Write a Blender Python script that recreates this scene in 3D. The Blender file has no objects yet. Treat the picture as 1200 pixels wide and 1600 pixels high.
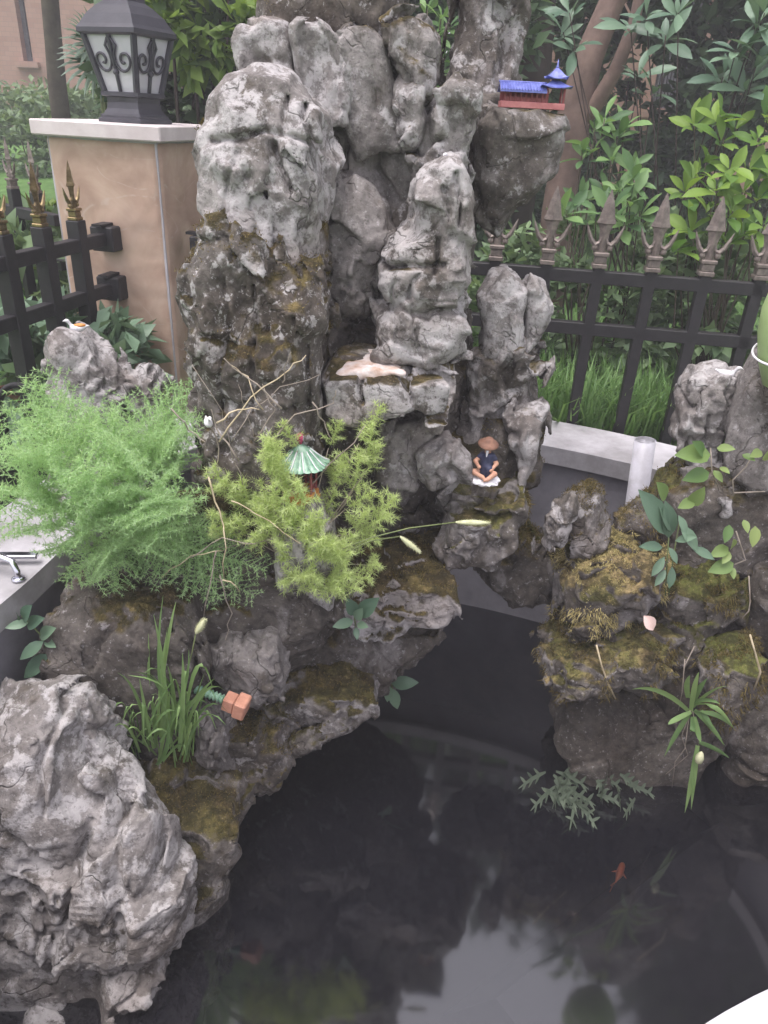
import bpy, math, random
import numpy as np
from mathutils import Vector, Matrix

# ------------------------------------------------------------------ camera
SC = bpy.context.scene
COL = SC.collection
FPX = 1164.0                      # focal length in pixels of a 1200 x 1600 frame
_u = Vector((115, 2177, 1164)).normalized()          # world up seen from the camera
_f = Vector((0, 0, -1)); _f = (_f - _u * _f.dot(_u)).normalized()
_r = _f.cross(_u)
R3 = Matrix((_r, _f, _u))         # camera space -> world
EYE = Vector((0, 0, 1.56))        # above the water surface (z = 0)
cam = bpy.data.cameras.new('camera')
cam.sensor_fit = 'VERTICAL'
cam.angle_y = 2 * math.atan(800 / FPX)
cam.clip_start = 0.02
cam.clip_end = 500
camo = bpy.data.objects.new('camera', cam)
camo.matrix_world = Matrix.Translation(EYE) @ R3.to_4x4()
COL.objects.link(camo)
SC.camera = camo

def PY(x, y, Y):
    """photo pixel -> world point at forward distance Y"""
    d = R3 @ Vector((x - 600, 800 - y, -FPX))
    return EYE + d * (Y / d.y)
def PZ(x, y, Z):
    d = R3 @ Vector((x - 600, 800 - y, -FPX))
    return EYE + d * ((Z - EYE.z) / d.z)

# ------------------------------------------------------------------ sky, sun, exposure
SUN_EL, SUN_AZ = math.radians(74), math.radians(235)   # azimuth from +Y, clockwise
W = bpy.data.worlds.new('World'); SC.world = W; W.use_nodes = True
nt = W.node_tree; nt.nodes.clear()
sky = nt.nodes.new('ShaderNodeTexSky'); sky.sky_type = 'NISHITA'; sky.sun_disc = False
sky.sun_elevation = SUN_EL; sky.sun_rotation = SUN_AZ
sky.air_density = 1.0; sky.dust_density = 3.0; sky.ozone_density = 1.0
hs = nt.nodes.new('ShaderNodeHueSaturation'); hs.inputs['Saturation'].default_value = 0.24
tint = nt.nodes.new('ShaderNodeMix'); tint.data_type = 'RGBA'; tint.blend_type = 'MULTIPLY'
tint.inputs[0].default_value = 1.0; tint.inputs[7].default_value = (1.0, 0.95, 0.99, 1)
bg = nt.nodes.new('ShaderNodeBackground'); bg.inputs['Strength'].default_value = 0.145
wo = nt.nodes.new('ShaderNodeOutputWorld')
nt.links.new(sky.outputs[0], hs.inputs['Color']); nt.links.new(hs.outputs[0], tint.inputs[6])
nt.links.new(tint.outputs[2], bg.inputs['Color']); nt.links.new(bg.outputs[0], wo.inputs['Surface'])
sl = bpy.data.lights.new('sun', 'SUN'); sl.energy = 0.8; sl.angle = math.radians(40); sl.color = (1.0, 0.97, 0.94)
so = bpy.data.objects.new('sun', sl)
sdir = Vector((math.sin(SUN_AZ) * math.cos(SUN_EL), math.cos(SUN_AZ) * math.cos(SUN_EL), math.sin(SUN_EL)))
so.rotation_euler = sdir.to_track_quat('Z', 'Y').to_euler(); so.location = sdir * 20
COL.objects.link(so)
vs = SC.view_settings
vs.view_transform = 'Standard'; vs.look = 'None'; vs.gamma = 1.0; vs.use_curve_mapping = False
vs.exposure = 1.68
SC.render.engine = 'CYCLES'
SC.cycles.max_bounces = 8; SC.cycles.transparent_max_bounces = 16

# ------------------------------------------------------------------ helpers: objects
def tag(o, label=None, cat=None, group=None, kind=None):
    if label: o['label'] = label
    if cat: o['category'] = cat
    if group: o['group'] = group
    if kind: o['kind'] = kind
    return o
ORG = {}
def thing(name, label, cat, loc=(0, 0, 0), group=None):
    o = bpy.data.objects.new(name, None); o.empty_display_size = 0.05
    o.location = loc; COL.objects.link(o); ORG[o.name] = Vector(loc)
    return tag(o, label, cat, group)
def attach(o, parent):
    """parent a mesh whose vertices are in world coordinates"""
    if parent is not None:
        o.parent = parent
        w = ORG.get(parent.name, Vector((0, 0, 0)))
        # a mesh parent sits at -origin of its own parent, i.e. its local space is the world
        if parent.type == 'EMPTY': o.location = -w
    return o
def link(name, me, mat=None, parent=None, label=None, cat=None, group=None, kind=None):
    o = bpy.data.objects.new(name, me); COL.objects.link(o)
    if mat is not None and not me.materials: me.materials.append(mat)
    attach(o, parent)
    return tag(o, label, cat, group, kind)
def mesh(name, V, Fc, smooth=True):
    me = bpy.data.meshes.new(name)
    V = np.asarray(V, dtype=np.float32)
    if isinstance(Fc, np.ndarray):
        n, k = Fc.shape
        me.vertices.add(len(V)); me.vertices.foreach_set('co', V.ravel())
        me.loops.add(n * k); me.loops.foreach_set('vertex_index', Fc.astype(np.int32).ravel())
        me.polygons.add(n); me.polygons.foreach_set('loop_start', np.arange(0, n * k, k, dtype=np.int32))
        me.polygons.foreach_set('loop_total', np.full(n, k, dtype=np.int32))
        me.update(calc_edges=True)
    else:
        me.from_pydata([tuple(map(float, v)) for v in V], [], [tuple(int(i) for i in f) for f in Fc]); me.update()
    me.polygons.foreach_set('use_smooth', [smooth] * len(me.polygons))
    return me

class MB:
    """collects simple shapes and links them as one mesh object"""
    def __init__(self): self.v = []; self.f = []
    def add(self, V, F):
        n = len(self.v); self.v += [Vector(p) for p in V]; self.f += [tuple(i + n for i in q) for q in F]; return self
    def box(self, c, s, M=None, bev=0.0):
        hx, hy, hz = s[0] / 2, s[1] / 2, s[2] / 2
        M = M or Matrix.Identity(3); c = Vector(c)
        if bev <= 0:
            V = [c + M @ Vector((x * hx, y * hy, z * hz)) for x in (-1, 1) for y in (-1, 1) for z in (-1, 1)]
            F = [(0, 1, 3, 2), (4, 6, 7, 5), (0, 4, 5, 1), (2, 3, 7, 6), (0, 2, 6, 4), (1, 5, 7, 3)]
            return self.add(V, F)
        V = []; b = bev
        prof = [(-hz, b), (-hz + b, 0), (hz - b, 0), (hz, b)]
        for z, i in prof:
            x, y = hx - i, hy - i
            for (px, py) in ((-x + b * (i == 0), -y), (x - b * (i == 0), -y), (x, -y + b * (i == 0)), (x, y - b * (i == 0)), (x - b * (i == 0), y), (-x + b * (i == 0), y), (-x, y - b * (i == 0)), (-x, -y + b * (i == 0))):
                V.append(c + M @ Vector((px, py, z)))
        F = []
        for k in range(3):
            for j in range(8):
                a, d = k * 8 + j, k * 8 + (j + 1) % 8
                F.append((a, d, d + 8, a + 8))
        F.append(tuple(reversed(range(8)))); F.append(tuple(range(24, 32)))
        return self.add(V, F)
    def tube(self, pts, rad, n=8, cap=True):
        pts = [Vector(p) for p in pts]; m = len(pts)
        rad = [rad] * m if not hasattr(rad, '__len__') else rad
        t0 = (pts[1] - pts[0]).normalized()
        a = t0.cross(Vector((0, 0, 1)))
        if a.length < 1e-3: a = t0.cross(Vector((1, 0, 0)))
        a.normalize(); V = []; F = []
        for i, p in enumerate(pts):
            t = (pts[min(i + 1, m - 1)] - pts[max(i - 1, 0)]).normalized()
            a = (a - t * a.dot(t)).normalized(); b = t.cross(a)
            for k in range(n):
                q = 2 * math.pi * k / n
                V.append(p + (a * math.cos(q) + b * math.sin(q)) * rad[i])
        for i in range(m - 1):
            for k in range(n):
                x, y = i * n + k, i * n + (k + 1) % n
                F.append((x, y, y + n, x + n))
        if cap: F.append(tuple(reversed(range(n)))); F.append(tuple(range((m - 1) * n, m * n)))
        return self.add(V, F)
    def lathe(self, prof, c=(0, 0, 0), n=24, M=None, ph=0.0, sx=1.0):
        M = M or Matrix.Identity(3); c = Vector(c); V = []; F = []
        for (r, z) in prof:
            for k in range(n):
                q = ph + 2 * math.pi * k / n
                V.append(c + M @ Vector((r * math.cos(q) * sx, r * math.sin(q), z)))
        for i in range(len(prof) - 1):
            for k in range(n):
                x, y = i * n + k, i * n + (k + 1) % n
                F.append((x, y, y + n, x + n))
        F.append(tuple(reversed(range(n)))); F.append(tuple(range((len(prof) - 1) * n, len(prof) * n)))
        return self.add(V, F)
    def strip(self, pts, wid, side, fold=0.0):
        """a grass blade: spine, widths and a side vector"""
        V = []; F = []; side = Vector(side).normalized(); m = len(pts)
        for i, p in enumerate(pts):
            p = Vector(p); t = (Vector(pts[min(i + 1, m - 1)]) - Vector(pts[max(i - 1, 0)])).normalized()
            s = (side - t * side.dot(t)); s = s.normalized() if s.length > 1e-5 else side
            nrm = s.cross(t)
            V += [p - s * wid[i] + nrm * fold * wid[i], p, p + s * wid[i] + nrm * fold * wid[i]]
        for i in range(m - 1):
            a = i * 3
            F += [(a, a + 1, a + 4, a + 3), (a + 1, a + 2, a + 5, a + 4)]
        return self.add(V, F)
    def build(self, name, mat, parent=None, smooth=False, **k):
        return link(name, mesh(name, self.v, self.f, smooth), mat, parent, **k)

# ------------------------------------------------------------------ helpers: noise and implicit surfaces
_rng = np.random.default_rng(11)
TAB = _rng.random((65536, 4), dtype=np.float32)
def _hash(ix, iy, iz, seed):
    return ((ix * 73856093) ^ (iy * 19349663) ^ (iz * 83492791) ^ (seed * 2654435)) & 0xFFFF
def vnoise(P, seed=0):
    i = np.floor(P).astype(np.int64); f = (P - i).astype(np.float32); f = f * f * f * (f * (f * 6 - 15) + 10)
    out = np.zeros(len(P), np.float32)
    for a in (0, 1):
        wx = f[:, 0] if a else 1 - f[:, 0]
        for b in (0, 1):
            wy = wx * (f[:, 1] if b else 1 - f[:, 1])
            for c in (0, 1):
                out += wy * (f[:, 2] if c else 1 - f[:, 2]) * TAB[_hash(i[:, 0] + a, i[:, 1] + b, i[:, 2] + c, seed), 0]
    return out * 2 - 1
def fbm(P, seed=0, octv=3, gain=0.5):
    o = np.zeros(len(P), np.float32); a = 1.0
    for k in range(octv):
        o += a * vnoise(P * (2.03 ** k), seed + k * 7); a *= gain
    return o
def cell(P, seed=0):
    i = np.floor(P).astype(np.int64); f = (P - i).astype(np.float32)
    f1 = np.full(len(P), 9, np.float32); f2 = f1.copy(); val = np.zeros(len(P), np.float32); fac = val.copy()
    for a in (-1, 0, 1):
        for b in (-1, 0, 1):
            for c in (-1, 0, 1):
                h = TAB[_hash(i[:, 0] + a, i[:, 1] + b, i[:, 2] + c, seed)]
                dx, dy, dz = h[:, 0] + a - f[:, 0], h[:, 1] + b - f[:, 1], h[:, 2] + c - f[:, 2]
                d = dx * dx + dy * dy + dz * dz
                near = d < f1
                fac = np.where(near, dx * (h[:, 3] * 7.3 % 2 - 1) + dy * (h[:, 3] * 13.7 % 2 - 1) + dz * (h[:, 3] * 29.1 % 2 - 1), fac)
                f2 = np.where(near, f1, np.minimum(f2, d)); val = np.where(near, h[:, 3], val); f1 = np.where(near, d, f1)
    return np.sqrt(f1), np.sqrt(f2), val, fac
def surfnets(F, org, h):
    """naive surface nets: (nx,ny,nz) samples -> vertices, quads"""
    F = F.astype(np.float32); S = F < 0
    nx, ny, nz = F.shape
    cs = [(a, b, c) for a in (0, 1) for b in (0, 1) for c in (0, 1)]
    sl_ = lambda A, o: A[o[0]:nx - 1 + o[0], o[1]:ny - 1 + o[1], o[2]:nz - 1 + o[2]]
    cnt = sum(sl_(S, o).astype(np.int8) for o in cs)
    mixed = (cnt > 0) & (cnt < 8)
    I, J, K = np.nonzero(mixed)
    n = len(I); pos = np.zeros((n, 3), np.float32); m = np.zeros(n, np.float32)
    for o in cs:
        for ax in range(3):
            if o[ax]: continue
            q = list(o); q[ax] = 1
            fa = F[I + o[0], J + o[1], K + o[2]]; fb = F[I + q[0], J + q[1], K + q[2]]
            d = (fa < 0) != (fb < 0)
            t = np.where(d, fa / np.where(d, fa - fb, 1), 0)
            for x in range(3):
                pos[:, x] += np.where(d, (t if x == ax else o[x]), 0)
            m += d
    pos /= m[:, None]
    V = (pos + np.stack([I, J, K], 1)) * h + np.asarray(org)
    idx = np.full(mixed.shape, -1, np.int64); idx[I, J, K] = np.arange(n)
    Q = []
    for ax in range(3):
        e = [slice(None)] * 3; e2 = [slice(None)] * 3
        e[ax] = slice(0, -1); e2[ax] = slice(1, None)
        b, c = [(1, 2), (2, 0), (0, 1)][ax]
        d = S[tuple(e)] != S[tuple(e2)]
        ii = np.stack(np.nonzero(d), 1)
        ok = (ii[:, b] > 0) & (ii[:, c] > 0) & (ii[:, b] < F.shape[b] - 1) & (ii[:, c] < F.shape[c] - 1)
        ii = ii[ok]
        ins = S[ii[:, 0], ii[:, 1], ii[:, 2]]
        def g(db, dc):
            k = ii.copy(); k[:, b] += db; k[:, c] += dc
            return idx[k[:, 0], k[:, 1], k[:, 2]]
        q = np.stack([g(-1, -1), g(0, -1), g(0, 0), g(-1, 0)], 1)
        q[~ins] = q[~ins][:, ::-1]
        Q.append(q)
    Q = np.concatenate(Q); Q = Q[(Q >= 0).all(1)]
    return V, Q
def polysdf(P, poly):
    """signed distance to a polygon, P (n,2)"""
    poly = np.asarray(poly, np.float64); n = len(poly)
    d = np.full(len(P), 1e9); ins = np.zeros(len(P), bool)
    for i in range(n):
        a, b = poly[i - 1], poly[i]
        e = b - a; w = P - a
        t = np.clip((w @ e) / (e @ e + 1e-12), 0, 1)
        q = w - t[:, None] * e
        d = np.minimum(d, (q * q).sum(1))
        c = (a[1] > P[:, 1]) != (b[1] > P[:, 1])
        with np.errstate(divide='ignore', invalid='ignore'):
            x = (b[0] - a[0]) * (P[:, 1] - a[1]) / (b[1] - a[1]) + a[0]
        ins ^= c & (P[:, 0] < x)
    d = np.sqrt(d)
    return np.where(ins, -d, d)
STONES = {}
def stone_mesh(px, Y, T, R=None, tilt=0.0, yaw=0.0, seed=1, h=0.006, big=0.022, plate=0.011, crack=0.010, small=0.006,
               fr=(9, 9, 6), cracks=(), shrink=0.002, taper=0.0, bigf=6.0, pit=0.010, ridge=0.022):
    """a stone whose outline follows a polygon of photo pixels laid at distance Y, T = half depth"""
    pw = [PY(x, y, Y) for x, y in px]
    poly = np.array([(p.x, p.z) for p in pw]); c = poly.mean(0); hh = (poly[:, 1].max() - poly[:, 1].min()) / 2 + 1e-6; hw = (poly[:, 0].max() - poly[:, 0].min()) / 2 + 1e-6; xm = poly[:, 0].min() + hw; side = max(-1, min(1, xm / 0.25)); zm = poly[:, 1].min() + hh
    for _ in range(4):                                # the outline lies on the leaning middle plane, eased for the stone's depth
        pw = [PY(x, y, Y + tilt * (q[1] - c[1]) + yaw * (q[0] - c[0]) + 0.40 * T * max(-1, min(1, (q[1] - zm) / hh)) - 0.5 * T * side * max(-1, min(1, (q[0] - xm) / hw))) for (x, y), q in zip(px, poly)]
        poly = np.array([(p.x, p.z) for p in pw])
    R = R if R is not None else T * 0.85
    pad = 0.03
    lo = poly.min(0) - pad; hi = poly.max(0) + pad
    ext = max(abs(tilt) * (hi[1] - lo[1]) / 2 * 1.2, 0) + abs(yaw) * (hi[0] - lo[0]) / 2 * 1.2 + T * (1 + abs(taper)) + pad
    xs = np.arange(lo[0], hi[0] + h, h); zs = np.arange(lo[1], hi[1] + h, h); ys = np.arange(Y - ext, Y + ext + h, h)
    X2, Z2 = np.meshgrid(xs, zs, indexing='ij')
    w0 = np.stack([X2.ravel() * 11, Z2.ravel() * 11, np.full(X2.size, seed * 3.7)], 1)
    q2 = np.stack([X2.ravel() + 0.008 * fbm(w0, seed, 2), Z2.ravel() + 0.008 * fbm(w0 + 31, seed, 2)], 1)
    d2 = polysdf(q2, poly).reshape(X2.shape).astype(np.float32)
    yc = Y + tilt * (Z2 - c[1]) + yaw * (X2 - c[0])
    Tz = T * (1 + taper * (Z2 - c[1]) / max(hi[1] - c[1], 0.01))
    R = min(R, T * 0.98)
    a = np.broadcast_to((d2 + R + shrink)[:, None, :], (len(xs), len(ys), len(zs)))
    b = np.abs(ys[None, :, None] - yc[:, None, :]).astype(np.float32) - Tz[:, None, :].astype(np.float32) + R
    F = np.minimum(np.maximum(a, b), 0) + np.sqrt(np.maximum(a, 0) ** 2 + np.maximum(b, 0) ** 2) - R
    F = F.astype(np.float32)
    band = np.abs(F) < 0.042
    I, J, K = np.nonzero(band)
    P = np.stack([xs[I], ys[J], zs[K]], 1).astype(np.float32)
    pwv = P + 0.018 * np.stack([fbm(P * 9, seed + 1, 2), fbm(P * 9, seed + 2, 2), fbm(P * 9, seed + 3, 2)], 1)
    f1, f2, v, fa = cell(pwv * np.array(fr, np.float32), seed + 5)
    rough = np.clip(0.55 + 0.9 * fbm(P * 5, seed + 40, 2), 0.12, 1.25)       # smooth and broken areas alternate
    disp = big * 0.6 * fbm(P * bigf, seed + 20, 2) + plate * ((v - 0.5) * 1.0 + fa * 2.1)
    disp += crack * 1.3 * np.clip(rough - 0.35, 0, 1) * np.exp(-((f2 - f1) / 0.045) ** 2)
    disp += pit * np.exp(-(f1 / 0.30) ** 2) * (v > 0.62)                          # solution pits
    n1 = vnoise(pwv * np.array(fr, np.float32) * 0.95, seed + 50)             # meandering clefts
    disp += crack * rough * np.exp(-(n1 / 0.07) ** 2)
    n2 = fbm(pwv * np.array(fr, np.float32) * 2.6, seed + 60, 2)
    disp += plate * 0.6 * rough * np.round(n2 * 2.5) / 2.5                     # small broken terraces
    rg = np.abs(fbm(pwv * np.array(fr, np.float32) * 1.3, seed + 70, 3, 0.55))   # sharp outward ridges
    disp += ridge * (rg - 0.35)
    disp += small * rough * (fbm(P * 30, seed + 30, 3, 0.6) + 0.6 * np.abs(vnoise(P * 55, seed + 33)))
    for (x0, y0, x1, y1, wd, dp) in cracks:           # drawn crevices, cut straight back into the stone
        A = PY(x0, y0, Y - T); B = PY(x1, y1, Y - T)
        A2 = np.array((A.x, A.z)); e = np.array((B.x, B.z)) - A2
        w = np.stack([pwv[:, 0], pwv[:, 2]], 1) - A2
        t = np.clip((w @ e) / (e @ e), 0, 1); d = np.sqrt(((w - t[:, None] * e) ** 2).sum(1))
        disp += np.where(P[:, 1] < yc[I, K], dp * np.exp(-(d / wd) ** 2), 0)
    F[I, J, K] += disp
    F[0] = F[-1] = 0.1; F[:, 0] = F[:, -1] = 0.1; F[:, :, 0] = F[:, :, -1] = 0.1
    V, Q = surfnets(F, (xs[0], ys[0], zs[0]), h)
    return mesh('stone', V, Q, True)
# ------------------------------------------------------------------ materials
class NT:
    def __init__(self, name):
        self.m = bpy.data.materials.new(name); self.m.use_nodes = True
        self.t = self.m.node_tree; self.t.nodes.clear()
        self.out = self.n('ShaderNodeOutputMaterial')
    def n(self, ty, **k):
        o = self.t.nodes.new(ty)
        for a, b in k.items(): setattr(o, a, b)
        return o
    def l(self, a, b): self.t.links.new(a, b)
    def val(self, sock, v):
        if hasattr(v, 'is_linked'): self.l(v, sock)
        else: sock.default_value = v
    def noise(self, co, scale, detail=5, rough=0.6, dist=0.0):
        o = self.n('ShaderNodeTexNoise'); self.l(co, o.inputs['Vector'])
        o.inputs['Scale'].default_value = scale; o.inputs['Detail'].default_value = detail
        o.inputs['Roughness'].default_value = rough; o.inputs['Distortion'].default_value = dist
        return o.outputs['Fac']
    def vor(self, co, scale, feat='DISTANCE_TO_EDGE', rnd=1.0):
        o = self.n('ShaderNodeTexVoronoi', feature=feat); self.l(co, o.inputs['Vector']); o.inputs['Scale'].default_value = scale
        o.inputs['Randomness'].default_value = rnd
        return o.outputs['Distance']
    def math(self, op, a, b=0.0, c=None, clamp=False):
        o = self.n('ShaderNodeMath', operation=op, use_clamp=clamp); self.val(o.inputs[0], a); self.val(o.inputs[1], b)
        if c is not None: self.val(o.inputs[2], c)
        return o.outputs[0]
    def ramp(self, f, stops, interp='LINEAR'):
        o = self.n('ShaderNodeValToRGB'); self.l(f, o.inputs[0]); e = o.color_ramp; e.interpolation = interp
        while len(e.elements) < len(stops): e.elements.new(0.5)
        for el, (p, c) in zip(e.elements, stops):
            el.position = p; el.color = (c, c, c, 1) if not hasattr(c, '__len__') else tuple(c) + (1,)
        return o.outputs[0]
    def step(self, f, a, b):
        o = self.n('ShaderNodeMapRange', interpolation_type='SMOOTHSTEP'); self.val(o.inputs[0], f)
        self.val(o.inputs[1], a); self.val(o.inputs[2], b); return o.outputs[0]
    def mix(self, f, a, b, mode='MIX'):
        o = self.n('ShaderNodeMix', data_type='RGBA', blend_type=mode); self.val(o.inputs[0], f)
        for s, v in ((6, a), (7, b)):
            if hasattr(v, 'is_linked'): self.l(v, o.inputs[s])
            else: o.inputs[s].default_value = tuple(v) + (1,)
        return o.outputs[2]
    def bump(self, hgt, strength, dist=0.01, nrm=None):
        o = self.n('ShaderNodeBump'); self.l(hgt, o.inputs['Height']); o.inputs['Strength'].default_value = strength
        o.inputs['Distance'].default_value = dist
        if nrm is not None: self.l(nrm, o.inputs['Normal'])
        return o.outputs[0]
    def pbr(self, col, rough=0.8, nrm=None, spec=0.3, metal=0.0, **k):
        o = self.n('ShaderNodeBsdfPrincipled')
        if hasattr(col, 'is_linked'): self.l(col, o.inputs['Base Color'])
        else: o.inputs['Base Color'].default_value = tuple(col) + (1,)
        self.val(o.inputs['Roughness'], rough); o.inputs['Specular IOR Level'].default_value = spec; o.inputs['Metallic'].default_value = metal
        if nrm is not None: self.l(nrm, o.inputs['Normal'])
        self.l(o.outputs[0], self.out.inputs[0]); return o
    def obco(self): return self.n('ShaderNodeTexCoord').outputs['Object']
    def attr(self, name):
        o = self.n('ShaderNodeAttribute', attribute_type='OBJECT', attribute_name=name); return o.outputs['Fac']
M = {}
def rock_material():
    k = NT('weathered_limestone'); co = k.obco()
    warp = k.n('ShaderNodeVectorMath', operation='MULTIPLY_ADD')
    wn = k.n('ShaderNodeTexNoise'); k.l(co, wn.inputs[0]); wn.inputs['Scale'].default_value = 10; wn.inputs['Detail'].default_value = 3
    k.l(wn.outputs['Color'], warp.inputs[0]); warp.inputs[1].default_value = (0.06, 0.06, 0.06); k.l(co, warp.inputs[2])
    wc = warp.outputs[0]
    a = k.noise(co, 7, 7, 0.68, 0.4); b = k.noise(co, 38, 6, 0.7); c = k.noise(wc, 16, 6, 0.65)
    base = k.ramp(a, [(0.32, (0.12, 0.107, 0.099)), (0.44, (0.19, 0.172, 0.162)), (0.56, (0.265, 0.244, 0.234)), (0.68, (0.36, 0.336, 0.326))])
    base = k.mix(k.math('MULTIPLY', k.step(b, 0.55, 0.38), 0.6), base, (0.10, 0.092, 0.088))
    # brown algae staining; also paints shade into the stone under the bank's ledge
    mpz = k.n('ShaderNodeMapping'); mpz.inputs['Scale'].default_value = (1, 1, 0.45); k.l(wc, mpz.inputs[0])
    st = k.noise(mpz.outputs[0], 7, 7, 0.66)
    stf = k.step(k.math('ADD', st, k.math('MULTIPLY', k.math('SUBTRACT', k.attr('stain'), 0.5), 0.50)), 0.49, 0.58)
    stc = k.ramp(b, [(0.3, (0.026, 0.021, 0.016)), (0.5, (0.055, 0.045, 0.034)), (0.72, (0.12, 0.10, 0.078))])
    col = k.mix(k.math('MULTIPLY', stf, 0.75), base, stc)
    # pale lichen / lime crust
    pf = k.math('ADD', c, k.math('MULTIPLY', k.math('SUBTRACT', k.attr('pale'), 0.5), 0.42))
    pale = k.math('MULTIPLY', k.step(pf, 0.54, 0.60), k.step(b, 0.36, 0.5))
    col = k.mix(k.math('MULTIPLY', pale, 0.8), col, k.ramp(b, [(0.3, (0.30, 0.285, 0.285)), (0.65, (0.45, 0.43, 0.425))]))
    # fine speckle: pale lichen dots and dark pits
    sp = k.noise(co, 85, 5, 0.75)
    col = k.mix(k.math('MULTIPLY', k.step(sp, 0.58, 0.66), 0.5), col, (0.46, 0.44, 0.44))
    col = k.mix(k.math('MULTIPLY', k.step(sp, 0.43, 0.36), 0.55), col, (0.055, 0.048, 0.042))
    big = k.noise(wc, 3.2, 4, 0.6)
    col = k.mix(k.math('MULTIPLY', k.step(big, 0.52, 0.68), 0.45), col, k.mix(1.0, col, (0.62, 0.52, 0.44), 'MULTIPLY'))
    bl = k.noise(wc, 30, 5, 0.7)
    thr = k.math('SUBTRACT', 0.72, k.math('MULTIPLY', k.attr('speck'), 0.2))
    col = k.mix(k.math('MULTIPLY', k.step(bl, thr, k.math('ADD', thr, 0.05)), k.math('MULTIPLY', k.attr('speck'), 0.95)), col, k.ramp(b, [(0.3, (0.34, 0.32, 0.30)), (0.65, (0.54, 0.52, 0.52))]))
    # earth in the joints
    v = k.math('ABSOLUTE', k.math('SUBTRACT', k.noise(wc, 8, 3, 0.5, 0.6), 0.5))
    cr = k.step(v, 0.012, 0.0)
    cr = k.math('MULTIPLY', cr, k.step(k.noise(co, 6, 2), 0.45, 0.6))
    col = k.mix(k.math('MULTIPLY', cr, 0.5), col, (0.06, 0.052, 0.045))
    # moss, mainly where the stone looks up
    nz = k.n('ShaderNodeSeparateXYZ'); k.l(k.n('ShaderNodeNewGeometry').outputs['Normal'], nz.inputs[0])
    mo = k.math('ADD', k.math('MULTIPLY', k.math('SUBTRACT', nz.outputs[2], 0.15), 0.36), k.noise(wc, 8, 6, 0.62))
    mo = k.math('ADD', mo, k.math('MULTIPLY', k.math('SUBTRACT', k.attr('moss'), 0.5), 0.75))
    mf = k.step(mo, 0.60, 0.74)
    hue = k.noise(co, 13, 4, 0.6)
    mc = k.ramp(hue, [(0.3, (0.032, 0.023, 0.012)), (0.45, (0.07, 0.05, 0.023)), (0.58, (0.10, 0.078, 0.028)), (0.72, (0.19, 0.14, 0.06))])
    mc = k.mix(k.math('MULTIPLY', k.attr('straw'), k.step(hue, 0.35, 0.6)), mc, (0.42, 0.32, 0.16))
    mc = k.mix(k.math('MULTIPLY', k.attr('lush'), k.step(k.noise(co, 9, 4), 0.40, 0.58)), mc, (0.115, 0.125, 0.03))
    fine = k.noise(co, 150, 3, 0.7)
    mc = k.mix(k.math('MULTIPLY', k.step(fine, 0.56, 0.66), 0.6), mc, (0.26, 0.21, 0.10))
    mc = k.mix(k.step(b, 0.60, 0.42), mc, k.mix(0.75, mc, (0.02, 0.018, 0.006)))
    col = k.mix(mf, col, mc)
    hgt = k.math('ADD', k.math('MULTIPLY', b, 0.6), k.math('MULTIPLY', k.noise(co, 120, 4, 0.7), 0.25))
    hgt = k.math('ADD', hgt, k.math('MULTIPLY', k.noise(co, 260, 2), k.math('MULTIPLY', mf, 0.5)))
    hgt = k.math('SUBTRACT', hgt, k.math('MULTIPLY', cr, 0.35))
    k.pbr(col, k.math('SUBTRACT', 0.92, k.math('MULTIPLY', k.attr('wet'), 0.4)), k.bump(hgt, 0.85, 0.012), 0.25)
    return k.m
M['rock'] = rock_material()
def plain(name, c0, c1=None, scale=20, rough=0.6, spec=0.4, metal=0.0, bump=0.0, bs=80, detail=5):
    k = NT(name); co = k.obco()
    if c1 is None: c1 = tuple(x * 0.8 for x in c0)
    col = k.ramp(k.noise(co, scale, detail, 0.65), [(0.35, c1), (0.65, c0)])
    nr = k.bump(k.noise(co, bs, 4, 0.6), bump, 0.004) if bump else None
    k.pbr(col, rough, nr, spec, metal); M[name] = k.m; return k.m
def leaf(name, dark, light, trans=0.35, rough=0.5, island=True, spec=0.35):
    k = NT(name)
    rnd = k.n('ShaderNodeNewGeometry').outputs['Random Per Island'] if island else k.n('ShaderNodeObjectInfo').outputs['Random']
    nz = k.noise(k.obco(), 60, 2)
    f = k.math('ADD', k.math('MULTIPLY', rnd, 0.75), k.math('MULTIPLY', nz, 0.25))
    col = k.ramp(f, [(0.1, dark), (0.85, light)])
    p = k.pbr(col, rough, None, spec)
    t = k.n('ShaderNodeBsdfTranslucent'); k.l(k.mix(0.4, col, k.mix(1.0, col, (1.5, 1.4, 0.5), 'MULTIPLY')), t.inputs[0])
    mx = k.n('ShaderNodeMixShader'); mx.inputs[0].default_value = trans
    k.l(p.outputs[0], mx.inputs[1]); k.l(t.outputs[0], mx.inputs[2]); k.l(mx.outputs[0], k.out.inputs[0])
    M[name] = k.m; return k.m
plain('black_iron', (0.022, 0.02, 0.022), (0.014, 0.013, 0.014), 40, 0.55, 0.4, 0.0, 0.15, 200)
plain('gold', (0.33, 0.25, 0.13), (0.17, 0.125, 0.065), 60, 0.32, 0.5, 0.9, 0.2, 150)
plain('dull_gold', (0.24, 0.20, 0.175), (0.12, 0.10, 0.088), 60, 0.5, 0.4, 0.35, 0.2, 150)
plain('lamp_metal', (0.05, 0.048, 0.06), (0.035, 0.034, 0.042), 25, 0.45, 0.5, 0.0, 0.1, 120)
plain('cap_stone', (0.62, 0.56, 0.55), (0.52, 0.46, 0.45), 12, 0.8, 0.3, 0, 0.15, 90)
plain('coping', (0.48, 0.465, 0.49), (0.25, 0.24, 0.245), 5, 0.75, 0.3, 0, 0.2, 70, 8)
plain('render_grey', (0.27, 0.26, 0.285), (0.17, 0.162, 0.18), 5, 0.9, 0.2, 0, 0.25, 60, 8)
plain('pond_mud', (0.035, 0.032, 0.028), (0.02, 0.018, 0.016), 6, 0.95)
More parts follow.
